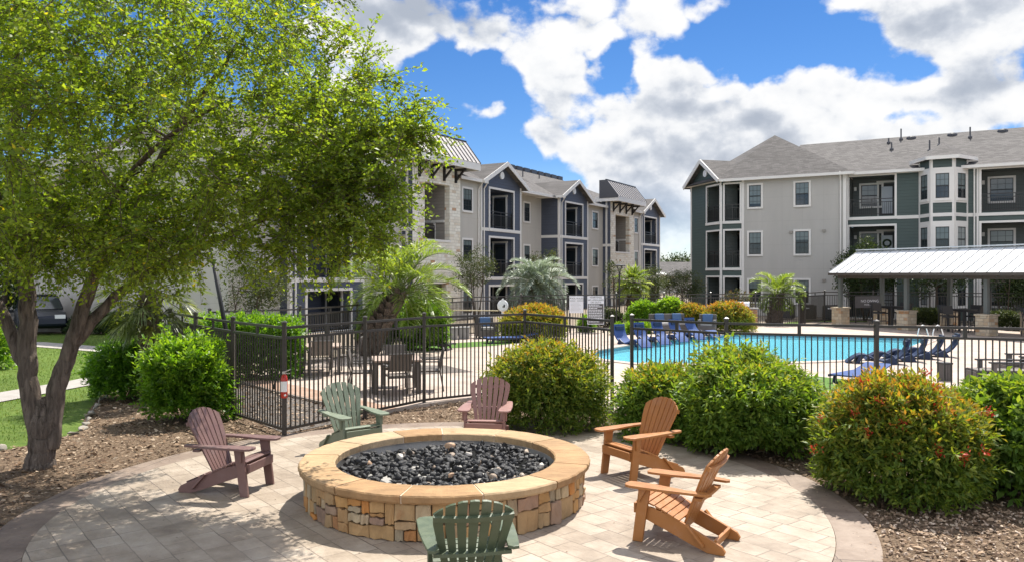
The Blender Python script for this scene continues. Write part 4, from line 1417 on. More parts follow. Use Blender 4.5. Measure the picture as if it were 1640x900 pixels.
for px, py, s, mt, lb in ((718, 713, .085, 'tan_rock', 'large round tan stone lying at the back of the black lava rock'), (642, 730, .07, 'pale_rock', 'pale oblong stone on the left half of the lava rock'),
                      (752, 726, .055, 'pale_rock', 'small pale stone on the lava rock right of the large tan stone'), (868, 745, .06, 'pale_rock', 'pale stone at the right end of the lava rock'),
                      (592, 741, .055, 'tan_rock', 'reddish tan stone at the left end of the lava rock'), (722, 761, .05, 'tan_rock', 'small brown stone near the front centre of the lava rock')):
    p = G(px, py, .41)
    V, Q = rocks(1, np.zeros((1, 3)), np.array([s]), .8, px, .1)
    o = np_mesh('river_stone', V, Q, MT[mt], None, None, smooth=True)
    o.location = p
    tag(o, lb, 'stone', 'pale stones among the lava rock')

# ------------------------------------------------------------------ adirondack chairs
def plastic(name, col):
    m_ = simple(name, col, 0.45, 0.45, var=0.10, vscale=5, bump=0.2, bscale=70, bd=0.003)
    t = NT(m_.node_tree)
    b = next(n_ for n_ in m_.node_tree.nodes if n_.type == 'BSDF_PRINCIPLED')
    src = b.inputs['Base Color'].links[0].from_socket
    co = t.obj()
    chalk = t.smooth(t.noise(co, 3.5, 7, 0.72), 0.50, 0.78, 0.0, 0.30)       # sun-faded, dusty patches
    pale = tuple(.55 * k + .16 for k in col)
    t.link(t.mix(chalk, src, pale), b.inputs['Base Color'])
    t.link(t.smooth(t.noise(co, 9, 5), 0.3, 0.7, 0.36, 0.62), b.inputs['Roughness'])
    return m_
MT['mauve'] = plastic('mauve_lumber', (0.165, 0.092, 0.080))
MT['rose'] = plastic('rose_lumber', (0.27, 0.145, 0.125))
MT['sage'] = plastic('sage_lumber', (0.165, 0.195, 0.135))
MT['forest'] = plastic('forest_lumber', (0.085, 0.108, 0.062))
MT['orange'] = plastic('orange_lumber', (0.35, 0.142, 0.038))

def adirondack(label, loc, face, mat, sc=1.0):
    root = thing('adirondack_chair', label, 'adirondack chair', (*loc, .014), math.atan2(face[1], face[0]), 'adirondack chairs round the fire pit')
    root.scale = (sc, sc, sc)
    bv = .004
    # side rails that run down to the rear feet
    side = [(.37, .375), (.375, .26), (.10, .165), (-.18, .06), (-.36, 0), (-.52, 0), (-.535, .035), (-.50, .085), (-.40, .13), (-.20, .215), (.0, .30), (.20, .35)]
    for s in (-1, 1):
        m = MB()
        m.prism([(x, s * .255, z) for x, z in side][::s], (0, -.017, 0), (0, .017, 0))
        m.build('side_rail', mat, root, bevel=bv)
        m = MB()   # front leg board
        m.prism([(x, s * .292, z) for x, z in ((.30, 0), (.405, 0), (.335, .555), (.215, .555))][::-s], (0, -.018, 0), (0, .018, 0))
        m.prism([(x, s * .325, z) for x, z in ((.235, .555), (.33, .555), (.325, .40))][::-s], (0, -.014, 0), (0, .014, 0))
        m.build('leg', mat, root, bevel=bv)
        m = MB()   # arm with rounded paddle front
        y0 = s * .30
        out = [(.47, -.045), (.475, .02), (.455, .075), (.40, .10), (.10, .098), (-.20, .075), (-.40, .05), (-.415, .0), (-.38, -.035), (-.15, -.022), (.05, -.055), (.20, -.082), (.40, -.085), (.455, -.075)]
        m.prism([(x, y0 + s * y, .557 - .01 * x) for x, y in out][::s], (0, 0, 0), (0, 0, .026))
        m.build('armrest', mat, root, bevel=bv)
        m = MB()   # folding link on the side rail
        m.beam((-.16, s * .285, .245), (-.33, s * .285, .06), .022, .055, (0, 1, 0))
        m.build('folding_link', mat, root, bevel=bv)
    m = MB()
    prof = [(.385, .33), (.372, .388), (.31, .40), (.245, .388), (.18, .368), (.115, .343), (.05, .315), (-.015, .285), (-.08, .258)]
    m.beam((.392, -.275, .325), (.392, .275, .325), .024, .10, (0, 0, 1))
    for i in range(1, len(prof) - 1):
        a, b = Vector((prof[i][0], 0, prof[i][1])), Vector((prof[i + 1][0], 0, prof[i + 1][1]))
        d = (b - a).normalized()
        nn = Vector((-d.z, 0, d.x))
        if nn.z < 0: nn = -nn
        c0, c1 = a + d * .004, b - d * .004
        q = [c0, c1, c1 + nn * .02, c0 + nn * .02]
        hw = .285
        m.prism([(p.x, 0, p.z) for p in q], (0, -hw, 0), (0, hw, 0))
    m.build('seat', mat, root, bevel=bv)
    # fan back
    tilt = R(25)
    org = Vector((-.085, 0, .20))
    up = Vector((-math.sin(tilt), 0, math.cos(tilt)))
    nb = Vector((math.cos(tilt), 0, math.sin(tilt)))
    m = MB()
    NS = 7
    def edge(u, tt):   # u in -1..1 across the fan, tt along the slat
        half = .195 + .125 * min(tt, .62) / .62
        y = u * half
        bow = .028 * u * u * min(1, tt / .5)
        return org + up * tt + Vector((0, y, 0)) + nb * bow
    def top(u):
        return .845 * (1 - .17 * abs(u) ** 2.3)
    for i in range(NS):
        u0, u1 = -1 + 2 * i / NS + .027, -1 + 2 * (i + 1) / NS - .027
        rows = 8
        L0, L1 = top(u0), top(u1)
        Lm = max(L0, L1) if i != NS // 2 else .845
        col = []
        for k in range(rows + 1):
            f = k / rows
            col.append((edge(u0, -.06 + (L0 + .06) * f), edge(u1, -.06 + (L1 + .06) * f)))
        um = (u0 + u1) / 2
        tip = edge(um, top(um) + .004)
        vs = []
        for off in (0, -.021):
            for a, b in col:
                vs += [a + nb * off, b + nb * off]
            vs.append(tip + nb * off)
        n_ = 2 * (rows + 1) + 1
        fs = []
        for k in range(rows):
            a = 2 * k
            fs += [(a, a + 1, a + 3, a + 2), (n_ + a + 1, n_ + a, n_ + a + 2, n_ + a + 3), (a, a + 2, n_ + a + 2, n_ + a), (a + 3, a + 1, n_ + a + 1, n_ + a + 3)]
        e = 2 * rows
        fs += [(e, e + 1, e + 2), (n_ + e + 1, n_ + e, n_ + e + 2), (0, n_, n_ + 1, 1), (e, e + 2, n_ + e + 2, n_ + e), (e + 2, e + 1, n_ + e + 1, n_ + e + 2)]
        m.add(vs, fs)
    m.build('backrest', mat, root, bevel=.003)
    for tt, hh, dp, ext in ((.36, .055, .075, 1.12), (.69, .045, .028, .97)):
        m = MB()
        k = 12
        ring = []
        for i in range(k + 1):
            u = ext * (-1 + 2 * i / k)
            p = edge(max(-1, min(1, u)), tt)
            if abs(u) > 1: p = p + Vector((0, (abs(u) - 1) * .32 * (1 if u > 0 else -1), 0))
            ring.append(p - nb * .0225)
        flat = tt < .5
        for a, b in zip(ring, ring[1:]):
            if flat:
                bx = -.0
                xa = min(p.x for p in ring) - .02
                v = [a, b, Vector((xa - .04, b.y, b.z)), Vector((xa - .04, a.y, a.z))]
                m.prism(v, (0, 0, -.028), (0, 0, 0))
            else:
                v = [a, b, b - nb * dp, a - nb * dp]
                m.prism(v, tuple(up * -hh / 2), tuple(up * hh / 2))
        m.build('back_brace', mat, root)
    m = MB()
    m.beam((-.42, -.238, .085), (-.42, .238, .085), .03, .10, (-.3, 0, 1))
    m.build('rear_stretcher', mat, root, bevel=bv)
    return root
def uv(v): 
    return v
CH = [('purplish brown adirondack chair at the left of the fire pit, in tree shade', (-3.40, 9.40), (.975, -.20), 'mauve', 1.0),
      ('pale sage green adirondack chair behind the fire pit near the fence corner', (-2.36, 11.42), (.62, -.78), 'sage', 1.0),
      ('dusty rose adirondack chair facing the camera from behind the fire pit', (-.38, 11.95), (-.10, -1), 'rose', 1.0),
      ('orange adirondack chair right of the fire pit by the bushes, seen from its front side', (1.66, 10.08), (-.86, -.50), 'orange', 1.0),
      ('orange adirondack chair at front right, back turned, with its slats seen edge on', (1.66, 7.62), (-.85, .53), 'orange', .96),
      ('dark green adirondack chair in front of the fire pit, seen from behind', (-.345, 6.12), (-.17, .985), 'forest', .97)]
for lb, loc, fc, mt, sc in CH:
    adirondack(lb, loc, fc, MT[mt], sc)

# ------------------------------------------------------------------ pool-side furniture
MT['taupe'] = simple('taupe_sling', (0.135, 0.115, 0.10), 0.6, var=0.08)
MT['pewter'] = simple('pewter_frame', (0.105, 0.095, 0.088), 0.45, 0.5)
MT['tabletop'] = simple('table_slab', (0.36, 0.27, 0.215), 0.6, var=0.12)
MT['charcoal'] = simple('charcoal_frame', (0.035, 0.034, 0.036), 0.5, 0.45)
MT['navy'] = simple('navy_plastic', (0.016, 0.030, 0.072), 0.45, 0.3, var=0.05)
MT['bluesling'] = simple('blue_sling', (0.050, 0.088, 0.225), 0.7, 0.15, var=0.06)
MT['wicker'] = simple('grey_wicker', (0.11, 0.10, 0.095), 0.75, var=0.3, vscale=40, bump=0.5, bscale=90)
MT['cushion'] = simple('grey_cushion', (0.30, 0.29, 0.28), 0.85, var=0.06)
MT['bluepillow'] = simple('blue_pillow', (0.065, 0.12, 0.23), 0.8, var=0.1)
MT['planter'] = simple('grey_planter', (0.26, 0.25, 0.24), 0.7, var=0.1)
MT['steel'] = simple('stainless', (0.62, 0.62, 0.62), 0.22, 0.5, 1.0, var=0.04)
MT['red'] = simple('extinguisher_red', (0.42, 0.030, 0.018), 0.3, 0.5, var=0.05)
MT['black'] = simple('black_rubber', (0.018, 0.018, 0.018), 0.5)
DZ = .05

def dining_chair(label, p, ang, frame, sling, group, tall=False):
    h = .70 if tall else .44
    root = thing('patio_chair', label, 'chair', (p[0], p[1], DZ), ang, group)   # faces +x
    m = MB(); m.box(-.22, .24, -.24, .24, h - .02, h + .015); m.build('seat', sling, root)
    m = MB(); m.prism([(-.21, 0, h + .10), (-.30, 0, h + .46), (-.275, 0, h + .46), (-.185, 0, h + .10)], (0, -.23, 0), (0, .23, 0)); m.build('backrest', sling, root)
    for s in (-1, 1):
        m = MB(); m.tube([(.24, s * .26, 0), (.22, s * .26, h + .2)], .018, 6); m.build('leg', frame, root)
        m = MB(); m.tube([(-.30, s * .26, 0), (-.22, s * .26, h), (-.31, s * .26, h + .48)], .018, 6); m.build('leg', frame, root)
        m = MB(); m.box(-.24, .27, s * .26 - .028, s * .26 + .028, h + .2, h + .225); m.build('armrest', frame, root)
    m = MB(); m.tube([(-.305, -.26, h + .47), (-.305, .26, h + .47)], .018, 6); m.tube([(.23, -.26, h - .03), (.23, .26, h - .03)], .015, 6); m.tube([(-.22, -.26, h - .03), (-.22, .26, h - .03)], .015, 6)
    if tall: m.tube([(.235, -.26, .28), (.235, .26, .28)], .015, 6)
    m.build('crossbar', frame, root)
    return root

def patio_table(label, p, ang, top, frame, group, sx=.52, h=.73, cat='table'):
    root = thing('patio_table', label, cat, (p[0], p[1], DZ), ang, group)
    m = MB(); m.box(-sx, sx, -sx, sx, h - .04, h); m.build('tabletop', top, root, bevel=.008)
    for a in (-1, 1):
        for b in (-1, 1):
            m = MB(); cx, cy = a * (sx - .06), b * (sx - .06); m.box(cx - .04, cx + .04, cy - .04, cy + .04, 0, h - .10); m.build('leg', frame, root)
    m = MB(); s = sx - .03
    m.box(-s, s, -s, -s + .04, h - .10, h - .04); m.box(-s, s, s - .04, s, h - .10, h - .04); m.box(-s, -s + .04, -s + .04, s - .04, h - .10, h - .04); m.box(s - .04, s, -s + .04, s - .04, h - .10, h - .04)
    m.build('apron', frame, root)
    return root
for (tp, ang, nm, side) in (((-5.0, 20.3), R(12), 'rear', 'left table behind the corner fence'), ((-2.55, 17.1), R(12), 'near', 'table beside the palm behind the fence')):
    patio_table('square patio table with tan top, the %s' % ('farther one with the hedge behind it' if nm == 'rear' else 'nearer one by the pool fence panels'), tp, ang, MT['tabletop'], MT['pewter'], 'square patio tables')
    for k, where in ((0, 'right side'), (1, 'far side'), (2, 'left side'), (3, 'near side')):
        a = ang + k * math.pi / 2
        d = .74
        dining_chair('taupe sling patio chair on the %s of the %s' % (where, 'farther square table' if nm == 'rear' else 'nearer square table'),
                     (tp[0] + d * math.cos(a), tp[1] + d * math.sin(a)), a + math.pi + (.15 if k == 3 else -.1), MT['pewter'], MT['taupe'], 'patio chairs round the square tables')

def bar_table(label, p, ang):
    return patio_table(label, p, ang, MT['charcoal'], MT['charcoal'], 'dark high tables under the pavilion', sx=.45, h=1.02)
pvM = Matrix.Translation((16.7, 39.45, 0)) @ Matrix.Rotation(R(-65), 4, 'Z')
for i, x in enumerate((1.9, 5.6, 9.4)):
    nm = ('leftmost', 'middle', 'rightmost')[i]
    c = pvM @ Vector((x, 1.3, 0))
    bar_table('dark high table under the pavilion, %s of three' % nm, c, R(-65))
    for k, where in ((0, 'near'), (1, 'back'), (2, 'far'), (3, 'front')):
        a = R(-65) + k * math.pi / 2
        dining_chair('dark bar chair on the %s side of the %s pavilion table' % (where, nm), (c.x + .72 * math.cos(a), c.y + .72 * math.sin(a)), a + math.pi, MT['charcoal'], MT['charcoal'], 'dark bar chairs under the pavilion', tall=True)

# S-shaped in-pool chaises
def pool_chaise(label, p, ang, z, group, blue):
    root = thing('pool_chaise', label, 'chaise longue', (p[0], p[1], z), ang, group)   # foot towards +x
    root.scale = (.92, .92, .88)
    prof = [(-.86, .84), (-.84, .66), (-.76, .46), (-.62, .28), (-.42, .16), (-.20, .12), (.02, .16), (.22, .25), (.40, .31), (.56, .29), (.74, .18), (.92, .02)]
    fine = []
    for i in range(len(prof) - 1):
        for k in range(3):
            f = k / 3
            p0_, p1, p2, p3 = (Vector(prof[max(0, min(len(prof) - 1, j))]) for j in (i - 1, i, i + 1, i + 2))
            fine.append(.5 * ((2 * p1) + (-p0_ + p2) * f + (2 * p0_ - 5 * p1 + 4 * p2 - p3) * f * f + (-p0_ + 3 * p1 - 3 * p2 + p3) * f ** 3))
    fine.append(Vector(prof[-1]))
    def ribbon(mb, hw, th, lo=0, hi=None):
        pts = fine[lo:hi]
        vs = []
        for i, q in enumerate(pts):
            d = (pts[min(i + 1, len(pts) - 1)] - pts[max(i - 1, 0)]).normalized()
            nn = Vector((-d.y, d.x))
            if nn.y < 0: nn = -nn
            for y, o_ in ((-hw, 0), (hw, 0), (hw, -th), (-hw, -th)):
                w_ = q + nn * o_
                vs.append((w_.x, y, w_.y))
        n_ = len(pts)
        fs = [(4 * i + j, 4 * i + (j + 1) % 4, 4 * i + 4 + (j + 1) % 4, 4 * i + 4 + j) for i in range(n_ - 1) for j in range(4)]
        fs += [(0, 3, 2, 1), (4 * n_ - 4, 4 * n_ - 3, 4 * n_ - 2, 4 * n_ - 1)]
        mb.add(vs, fs)
    m = MB(); ribbon(m, .29, .055); m.build('seat_shell', blue, root, smooth=False)
    for s in (-1, 1):
        m = MB()
        top_ = [(q.x, s * .295, q.y - .01) for q in fine]
        m.prism([(-.60, s * .295, .0), (-.30, s * .295, .0), (-.06, s * .295, .10), (-.26, s * .295, .16), (-.44, s * .295, .27)][::s], (0, -.018, 0), (0, .018, 0))
        m.build('leg', MT['navy'], root)
        m = MB()
        m.prism([(.36, s * .295, .27), (.52, s * .295, .28), (.66, s * .295, .0), (.56, s * .295, .0)][::s], (0, -.018, 0), (0, .018, 0))
        m.build('leg', MT['navy'], root)
    m = MB(); m.box(-.85, -.77, -.20, .20, .60, .76); m.build('headrest', MT['navy'], root)
    return root
names5 = ['first from the left', 'second from the left', 'middle one', 'fourth from the left', 'rightmost']
for i in range(5):
    pool_chaise('blue curved pool chaise on the far ledge, %s of five' % names5[i], (4.4 + .92 * i, 28.4 + 1.12 * i), math.atan2(-.86, .5), .02, 'curved blue chaises on the far pool ledge', MT['bluesling'] if i % 1 == 0 else MT['navy'])
names4 = ['nearest', 'second', 'third', 'farthest']
for i in range(4):
    pool_chaise('navy curved chaise at the right end of the pool, %s of four' % names4[i], (10.55 + .85 * i, 22.45 + .66 * i), math.atan2(.30, -.95), .05, 'navy curved chaises at the right end of the pool', MT['navy'])

def flat_lounger(label, p, ang, pad, frame, group):
    root = thing('sun_lounger', label, 'sun lounger', (p[0], p[1], DZ), ang, group)  # head towards -x
    m = MB(); m.box(-.30, 1.0, -.32, .32, .26, .31); m.build('seat', pad, root)
    m = MB(); m.prism([(-.98, 0, .46), (-.29, 0, .27), (-.29, 0, .31), (-.98, 0, .50)], (0, -.32, 0), (0, .32, 0)); m.build('backrest', pad, root)
    for x in (-.55, .85):
        for s in (-1, 1):
            m = MB(); m.beam((x, s * .29, 0), (x - .06, s * .29, .26), .04, .07); m.build('leg', frame, root)
    for s in (-1, 1):
        m = MB(); m.box(-.3, 1.02, s * .335 - .015, s * .335 + .015, .22, .30); m.build('side_rail', frame, root)
    root.scale = (1, 1, .72)
    return root
flat_lounger('low blue sun lounger on the turf patch at the near pool edge', (8.45, 18.75), R(222), MT['bluesling'], MT['navy'], 'flat sun loungers by the pool')
flat_lounger('blue sun lounger on the turf strip left of the pool', (-.05, 29.3), R(200), MT['bluesling'], MT['navy'], 'flat sun loungers by the pool')
flat_lounger('dark grey sun lounger on the left end of the turf strip behind the fence', (-3.0, 26.7), R(-15), MT['charcoal'], MT['charcoal'], 'flat sun loungers by the pool')

def armchair(label, p, ang, pillow, group, w=.75):
    root = thing('wicker_armchair', label, 'armchair' if w < 1 else 'sofa', (p[0], p[1], DZ), ang, group)  # faces +x
    hw = w / 2
    m = MB(); m.box(-.38, .38, -hw, hw, .08, .34); m.build('base', MT['wicker'], root, bevel=.02)
    m = MB(); m.box(-.40, -.26, -hw, hw, .34, .82); m.build('backrest', MT['wicker'], root, bevel=.02)
    for s in (-1, 1):
        m = MB(); m.box(-.26, .36, min(s * hw, s * (hw - .11)), max(s * hw, s * (hw - .11)), .34, .60); m.build('armrest', MT['wicker'], root, bevel=.02)
        for x in (-.34, .32):
            m = MB(); m.box(x - .03, x + .03, s * (hw - .05) - .03, s * (hw - .05) + .03, 0, .08); m.build('leg', MT['charcoal'], root)
    m = MB(); m.box(-.24, .36, -hw + .12, hw - .12, .345, .46); m.build('cushion', MT['cushion'], root, bevel=.03)
    k = 1 if w < 1 else 2
    for i in range(k):
        yc = 0 if k == 1 else (-.42 + .84 * i)
        m = MB(); m.prism([(-.22, 0, .46), (-.08, 0, .47), (-.16, 0, .84), (-.26, 0, .84)], (0, yc - .22, 0), (0, yc + .22, 0)); m.build('pillow', pillow, root, bevel=.04)
    return root
armchair('grey wicker armchair with blue pillow beside the tall palm', (-3.25, 28.9), R(-60), MT['bluepillow'], 'wicker seats on the pool deck')
armchair('grey wicker armchair with blue pillow left of the round yellow-green bush', (-1.05, 31.4), R(-75), MT['bluepillow'], 'wicker seats on the pool deck')
armchair('grey wicker sofa with two blue pillows behind the far pool chaises', (7.0, 34.4), R(-75), MT['bluepillow'], 'wicker seats on the pool deck', w=1.7)
armchair('grey wicker armchair with blue pillow right of the wicker sofa', (8.55, 34.0), R(-110), MT['bluepillow'], 'wicker seats on the pool deck')
for px, py, lb in ((724, 545, 'left one of a pair of square grey planter tables on the turf'), (743, 544, 'right one of a pair of square grey planter tables on the turf')):
    q = G(px, py)
    root = thing('planter_table', lb, 'side table', (q.x, q.y, DZ), R(10), 'square grey side tables')
    m = MB(); m.box(-.21, .21, -.21, .21, 0, .44); m.build('body', MT['planter'], root, bevel=.012)
    m = MB(); m.box(-.23, .23, -.23, .23, .44, .48); m.build('top', MT['planter'], root, bevel=.006)
q = G(1513, 612)
root = thing('side_table', 'small dark ribbed side table behind the red-flowered bush', 'side table', (q.x, q.y, DZ), R(5))
m = MB(); m.box(-.13, .13, -.13, .13, .40, .44)
m.build('top', MT['charcoal'], root)
m = MB()
for i in range(4):
    m.box(-.12 + .062 * i, -.07 + .062 * i, -.12, .12, 0, .40)
m.build('body', MT['wicker'], root)

def lounge_chair(label, p, ang):
    root = thing('lounge_chair', label, 'lounge chair', (p[0], p[1], DZ), ang, 'grey lounge chairs right of the pool')  # faces +x
    m = MB(); m.box(-.55, .75, -.30, .30, .28, .33); m.build('seat', MT['taupe'], root)
    m = MB(); m.prism([(-.50, 0, .33), (-.86, 0, .98), (-.82, 0, 1.0), (-.45, 0, .34)], (0, -.29, 0), (0, .29, 0)); m.build('backrest', MT['taupe'], root)
    for s in (-1, 1):
        m = MB(); m.box(-.62, .52, s * .36 - .06, s * .36 + .06, .50, .535); m.build('armrest', MT['charcoal'], root)
        for x in (-.52, .42):
            m = MB(); m.box(x - .05, x + .05, s * .36 - .03, s * .36 + .03, 0, .50); m.build('leg', MT['pewter'], root)
        m = MB(); m.box(-.62, .78, s * .31 - .015, s * .31 + .015, .24, .31); m.build('side_rail', MT['charcoal'], root)
    m = MB(); m.box(.70, .78, -.29, .29, .05, .28); m.build('foot_panel', MT['pewter'], root)
    return root
lounge_chair('grey lounge chair with slanted taupe back, the nearer one right of the pool', (11.65, 18.3), R(172))
lounge_chair('grey lounge chair partly cut by the right picture edge behind the nearer one', (13.2, 19.6), R(172))

# pool ladder rails
for k, px in ((0, 1478), (1, 1502)):
    q = G(px, 548)
    root = thing('ladder_rail', ('left' if k == 0 else 'right') + ' white handrail of the pool ladder at the far right edge', 'handrail', (q.x, q.y, .06), R(20), 'pool ladder handrails')
    root.scale = (.9, .9, .85)
    m = MB(); m.tube([(-.28, 0, -.5), (-.28, 0, .35), (-.2, 0, .62), (0, 0, .72), (.18, 0, .62), (.3, 0, .3), (.34, 0, 0)], .022, 8); m.build('rail', MT['white'], root, smooth=True)
    m = MB(); m.lathe([(.06, 0), (.06, .02), (.0, .02)], 10, (.34, 0, 0)); m.build('flange', MT['steel'], root)

# life ring on its post with the rescue pole
q = Vector((-.38, 32.2, 0))
root = thing('ring_buoy', 'white life ring in a pointed white cover on a post left of the yellow bush', 'life ring', (q.x, q.y, DZ + .35))
root.scale = (.72, .72, .72)
m = MB(); m.tube([(0, .06, -.5), (0, .06, 1.3)], .035, 8); m.build('post', MT['fence'], root)
m = MB()
k = 24
ring = [(.25 * math.cos(2 * math.pi * i / k), 0, 1.28 + .27 * math.sin(2 * math.pi * i / k)) for i in range(k + 1)]
m.tube(ring, .075, 10, cap=False); m.build('ring', MT['white'], root, smooth=True)
m = MB(); m.prism([(-.20, 0, 1.48), (0, 0, 1.72), (.20, 0, 1.48)][::-1], (0, -.07, 0), (0, .03, 0)); m.prism([(.22 * math.cos(i * math.pi / 8), 0, 1.28 + .24 * math.sin(i * math.pi / 8)) for i in range(16)][::-1], (0, -.08, 0), (0, .03, 0)); m.prism([(-.10, 0, 1.02), (.10, 0, 1.02), (.06, 0, .70), (-.06, 0, .70)], (0, -.03, 0), (0, .03, 0))
m.build('cover', MT['white'], root)
m = MB(); m.box(.04, .12, -.09, -.081, 1.20, 1.36); m.box(-.02, .04, -.09, -.081, 1.20, 1.26); m.build('emblem', MT['black'], root)
MT['poleyellow'] = simple('rescue_pole', (0.50, 0.42, 0.25), 0.4)
m = MB(); m.tube([(-3.3, 31.9, 1.16), (-.55, 31.95, 1.13)], .022, 8)
o = m.build('rescue_pole', MT['poleyellow'], None); tag(o, 'long pale yellow rescue pole lying level beside the white life ring', 'rescue pole')
m = MB(); m.tube([(-3.1, 31.95, -.0), (-3.1, 31.95, 1.16)], .03, 8); m.tube([(-3.14, 31.95, 1.13), (-3.06, 31.88, 1.13)], .02, 6)
o = m.build('pole_stand', MT['fence'], None); tag(o, 'thin dark post holding the far left end of the rescue pole', 'post')

# signs on the far fence
def text(body, size, loc, mat, parent, rz=0, align='CENTER'):
    cu = bpy.data.curves.new('lettering', 'FONT')
    cu.body = body; cu.size = size; cu.align_x = align; cu.extrude = .002; cu.space_line = 1.0
    o = bpy.data.objects.new('lettering', cu)
    C.objects.link(o)
    o.location = loc; o.rotation_euler = (R(90), 0, rz)
    bpy.context.view_layer.update()
    me = bpy.data.meshes.new_from_object(o.evaluated_get(bpy.context.evaluated_depsgraph_get()))
    bpy.data.objects.remove(o)
    o = bpy.data.objects.new('lettering', me)
    C.objects.link(o)
    o.location = loc; o.rotation_euler = (R(90), 0, rz)
    me.materials.clear()
    me.materials.append(mat)
    o.parent = parent
    return o
MT['signwhite'] = simple('sign_white', (0.72, 0.71, 0.74), 0.4, var=0.03)
MT['signgrey'] = simple('sign_grey', (0.10, 0.09, 0.09), 0.5)
MT['signblack'] = simple('sign_letter_black', (0.02, 0.02, 0.02), 0.5)
Y1 = 34.35
X1_ = (923 - 820) / F * Y1
root = thing('pool_sign', 'smaller white pool rules sign on the far fence, left of the two', 'sign', (X1_, Y1, 0), 0, 'pool signs on the far fence')
m = MB(); m.box(-.31, .31, -.012, .012, .92, 1.67); m.build('panel', MT['signwhite'], root)
text('POOL RULES', .105, (0, -.014, 1.53), MT['signblack'], root)
m = MB(); m.box(-.30, -.04, -.016, -.012, 1.445, 1.475); m.box(.02, .30, -.016, -.012, 1.445, 1.475)
for i in range(7): m.box(-.25, .12 + .12 * ((i * 7) % 3) / 3, -.016, -.012, 1.37 - .058 * i, 1.378 - .058 * i)
m.build('small_print', MT['cushion'], root)
for s in (-1, 1):
    m = MB(); m.box(s * .29 - .03, s * .29 + .03, .014, .07, 0, 1.70); m.build('post', MT['fence'], root)
X2_ = (954 - 820) / F * Y1
root = thing('pool_sign', 'taller warning sign with dark lower half and white lines, right of the two', 'sign', (X2_, Y1, 0), 0, 'pool signs on the far fence')
m = MB(); m.box(-.37, .37, -.012, .012, .42, 1.67); m.build('panel', MT['signwhite'], root)
m = MB(); m.box(-.345, .345, -.016, -.012, .45, 1.325); m.build('dark_field', MT['signgrey'], root)
text('WARNING', .11, (0, -.014, 1.57), MT['signblack'], root)
text('NO LIFEGUARD', .10, (0, -.014, 1.46), MT['signblack'], root)
text('ON DUTY', .10, (0, -.014, 1.355), MT['signblack'], root)
m = MB()
rs = random.Random(4)
for i in range(11):
    x_ = -.31
    zz = 1.275 - .074 * i
    end = rs.choice((.08, .16, .28, .30))
    while x_ < end:
        w_ = rs.uniform(.05, .12)
        m.box(x_, min(x_ + w_, end), -.020, -.016, zz - .018, zz + .018)
        x_ += w_ + .016
m.build('small_print', MT['signwhite'], root)
for s in (-1, 1):
    m = MB(); m.box(s * .34 - .03, s * .34 + .03, .014, .07, 0, 1.70); m.build('post', MT['fence'], root)
# notice on the fence by the pavilion
root = thing('gate_notice', 'small dark notice with white letters on the far fence left of the pavilion posts', 'sign', (19.35, 42.2, 0), R(8))
m = MB(); m.box(-.75, .75, -.012, .012, .82, 1.45); m.build('panel', MT['signgrey'], root)
text('NO DIVING', .20, (.1, -.016, 1.12), MT['signwhite'], root)
text('POOL AREA', .12, (.1, -.016, .95), MT['signwhite'], root)
for s in (-1, 1):
    m = MB(); m.box(s * .70 - .03, s * .70 + .03, .014, .07, 0, 1.45); m.build('post', MT['fence'], root)

# lamp post
L_ = Vector(((992 - 820) / F * 38.9, 38.9, 0))
root = thing('lamp_post', 'slim black lamp post with flat square top before the far stone tower', 'lamp post', tuple(L_))
m = MB(); m.tube([(0, 0, 0), (0, 0, 2.75)], [.055, .045], 10); m.lathe([(.10, 0), (.10, .25), (.06, .32)], 12); m.build('pole', MT['rail'], root)
m = MB()
for a in range(4):
    c_, s_2 = math.cos(a * math.pi / 2 + .78), math.sin(a * math.pi / 2 + .78)
    m.beam((.03 * c_, .03 * s_2, 2.72), (.17 * c_, .17 * s_2, 3.02), .02, .02)
m.build('lamp_bracket', MT['rail'], root)
m = MB(); m.lathe([(.0, .12), (.30, .07), (.31, .03), (.0, .02)], 4, (0, 0, 3.0)); m.build('lamp_top', MT['rail'], root)
# small white parking-style lamp head at the end of the blue building
P_ = Vector((13.9, 74, 0))
root = thing('wall_light', 'pale dome light on a dark pole at the far end of the blue building', 'lamp post', tuple(P_))
m = MB(); m.tube([(0, 0, 0), (0, 0, 2.6)], .09, 8); m.build('pole', MT['rail'], root)
m = MB(); m.lathe([(0.01, .35), (.35, .3), (.55, .12), (.5, .02), (.01, 0)], 14, (.35, 0, 2.5)); m.build('lamp_shade', MT['white'], root)

# leaning black pole behind the left fence run
m = MB(); m.tube([(-6.35, 17.9, -.02), (-7.05, 18.1, 3.35)], [.06, .045], 10)
o = m.build('leaning_pole', MT['black'], None, smooth=True); tag(o, 'plain black pole leaning left behind the corner fence', 'pole')

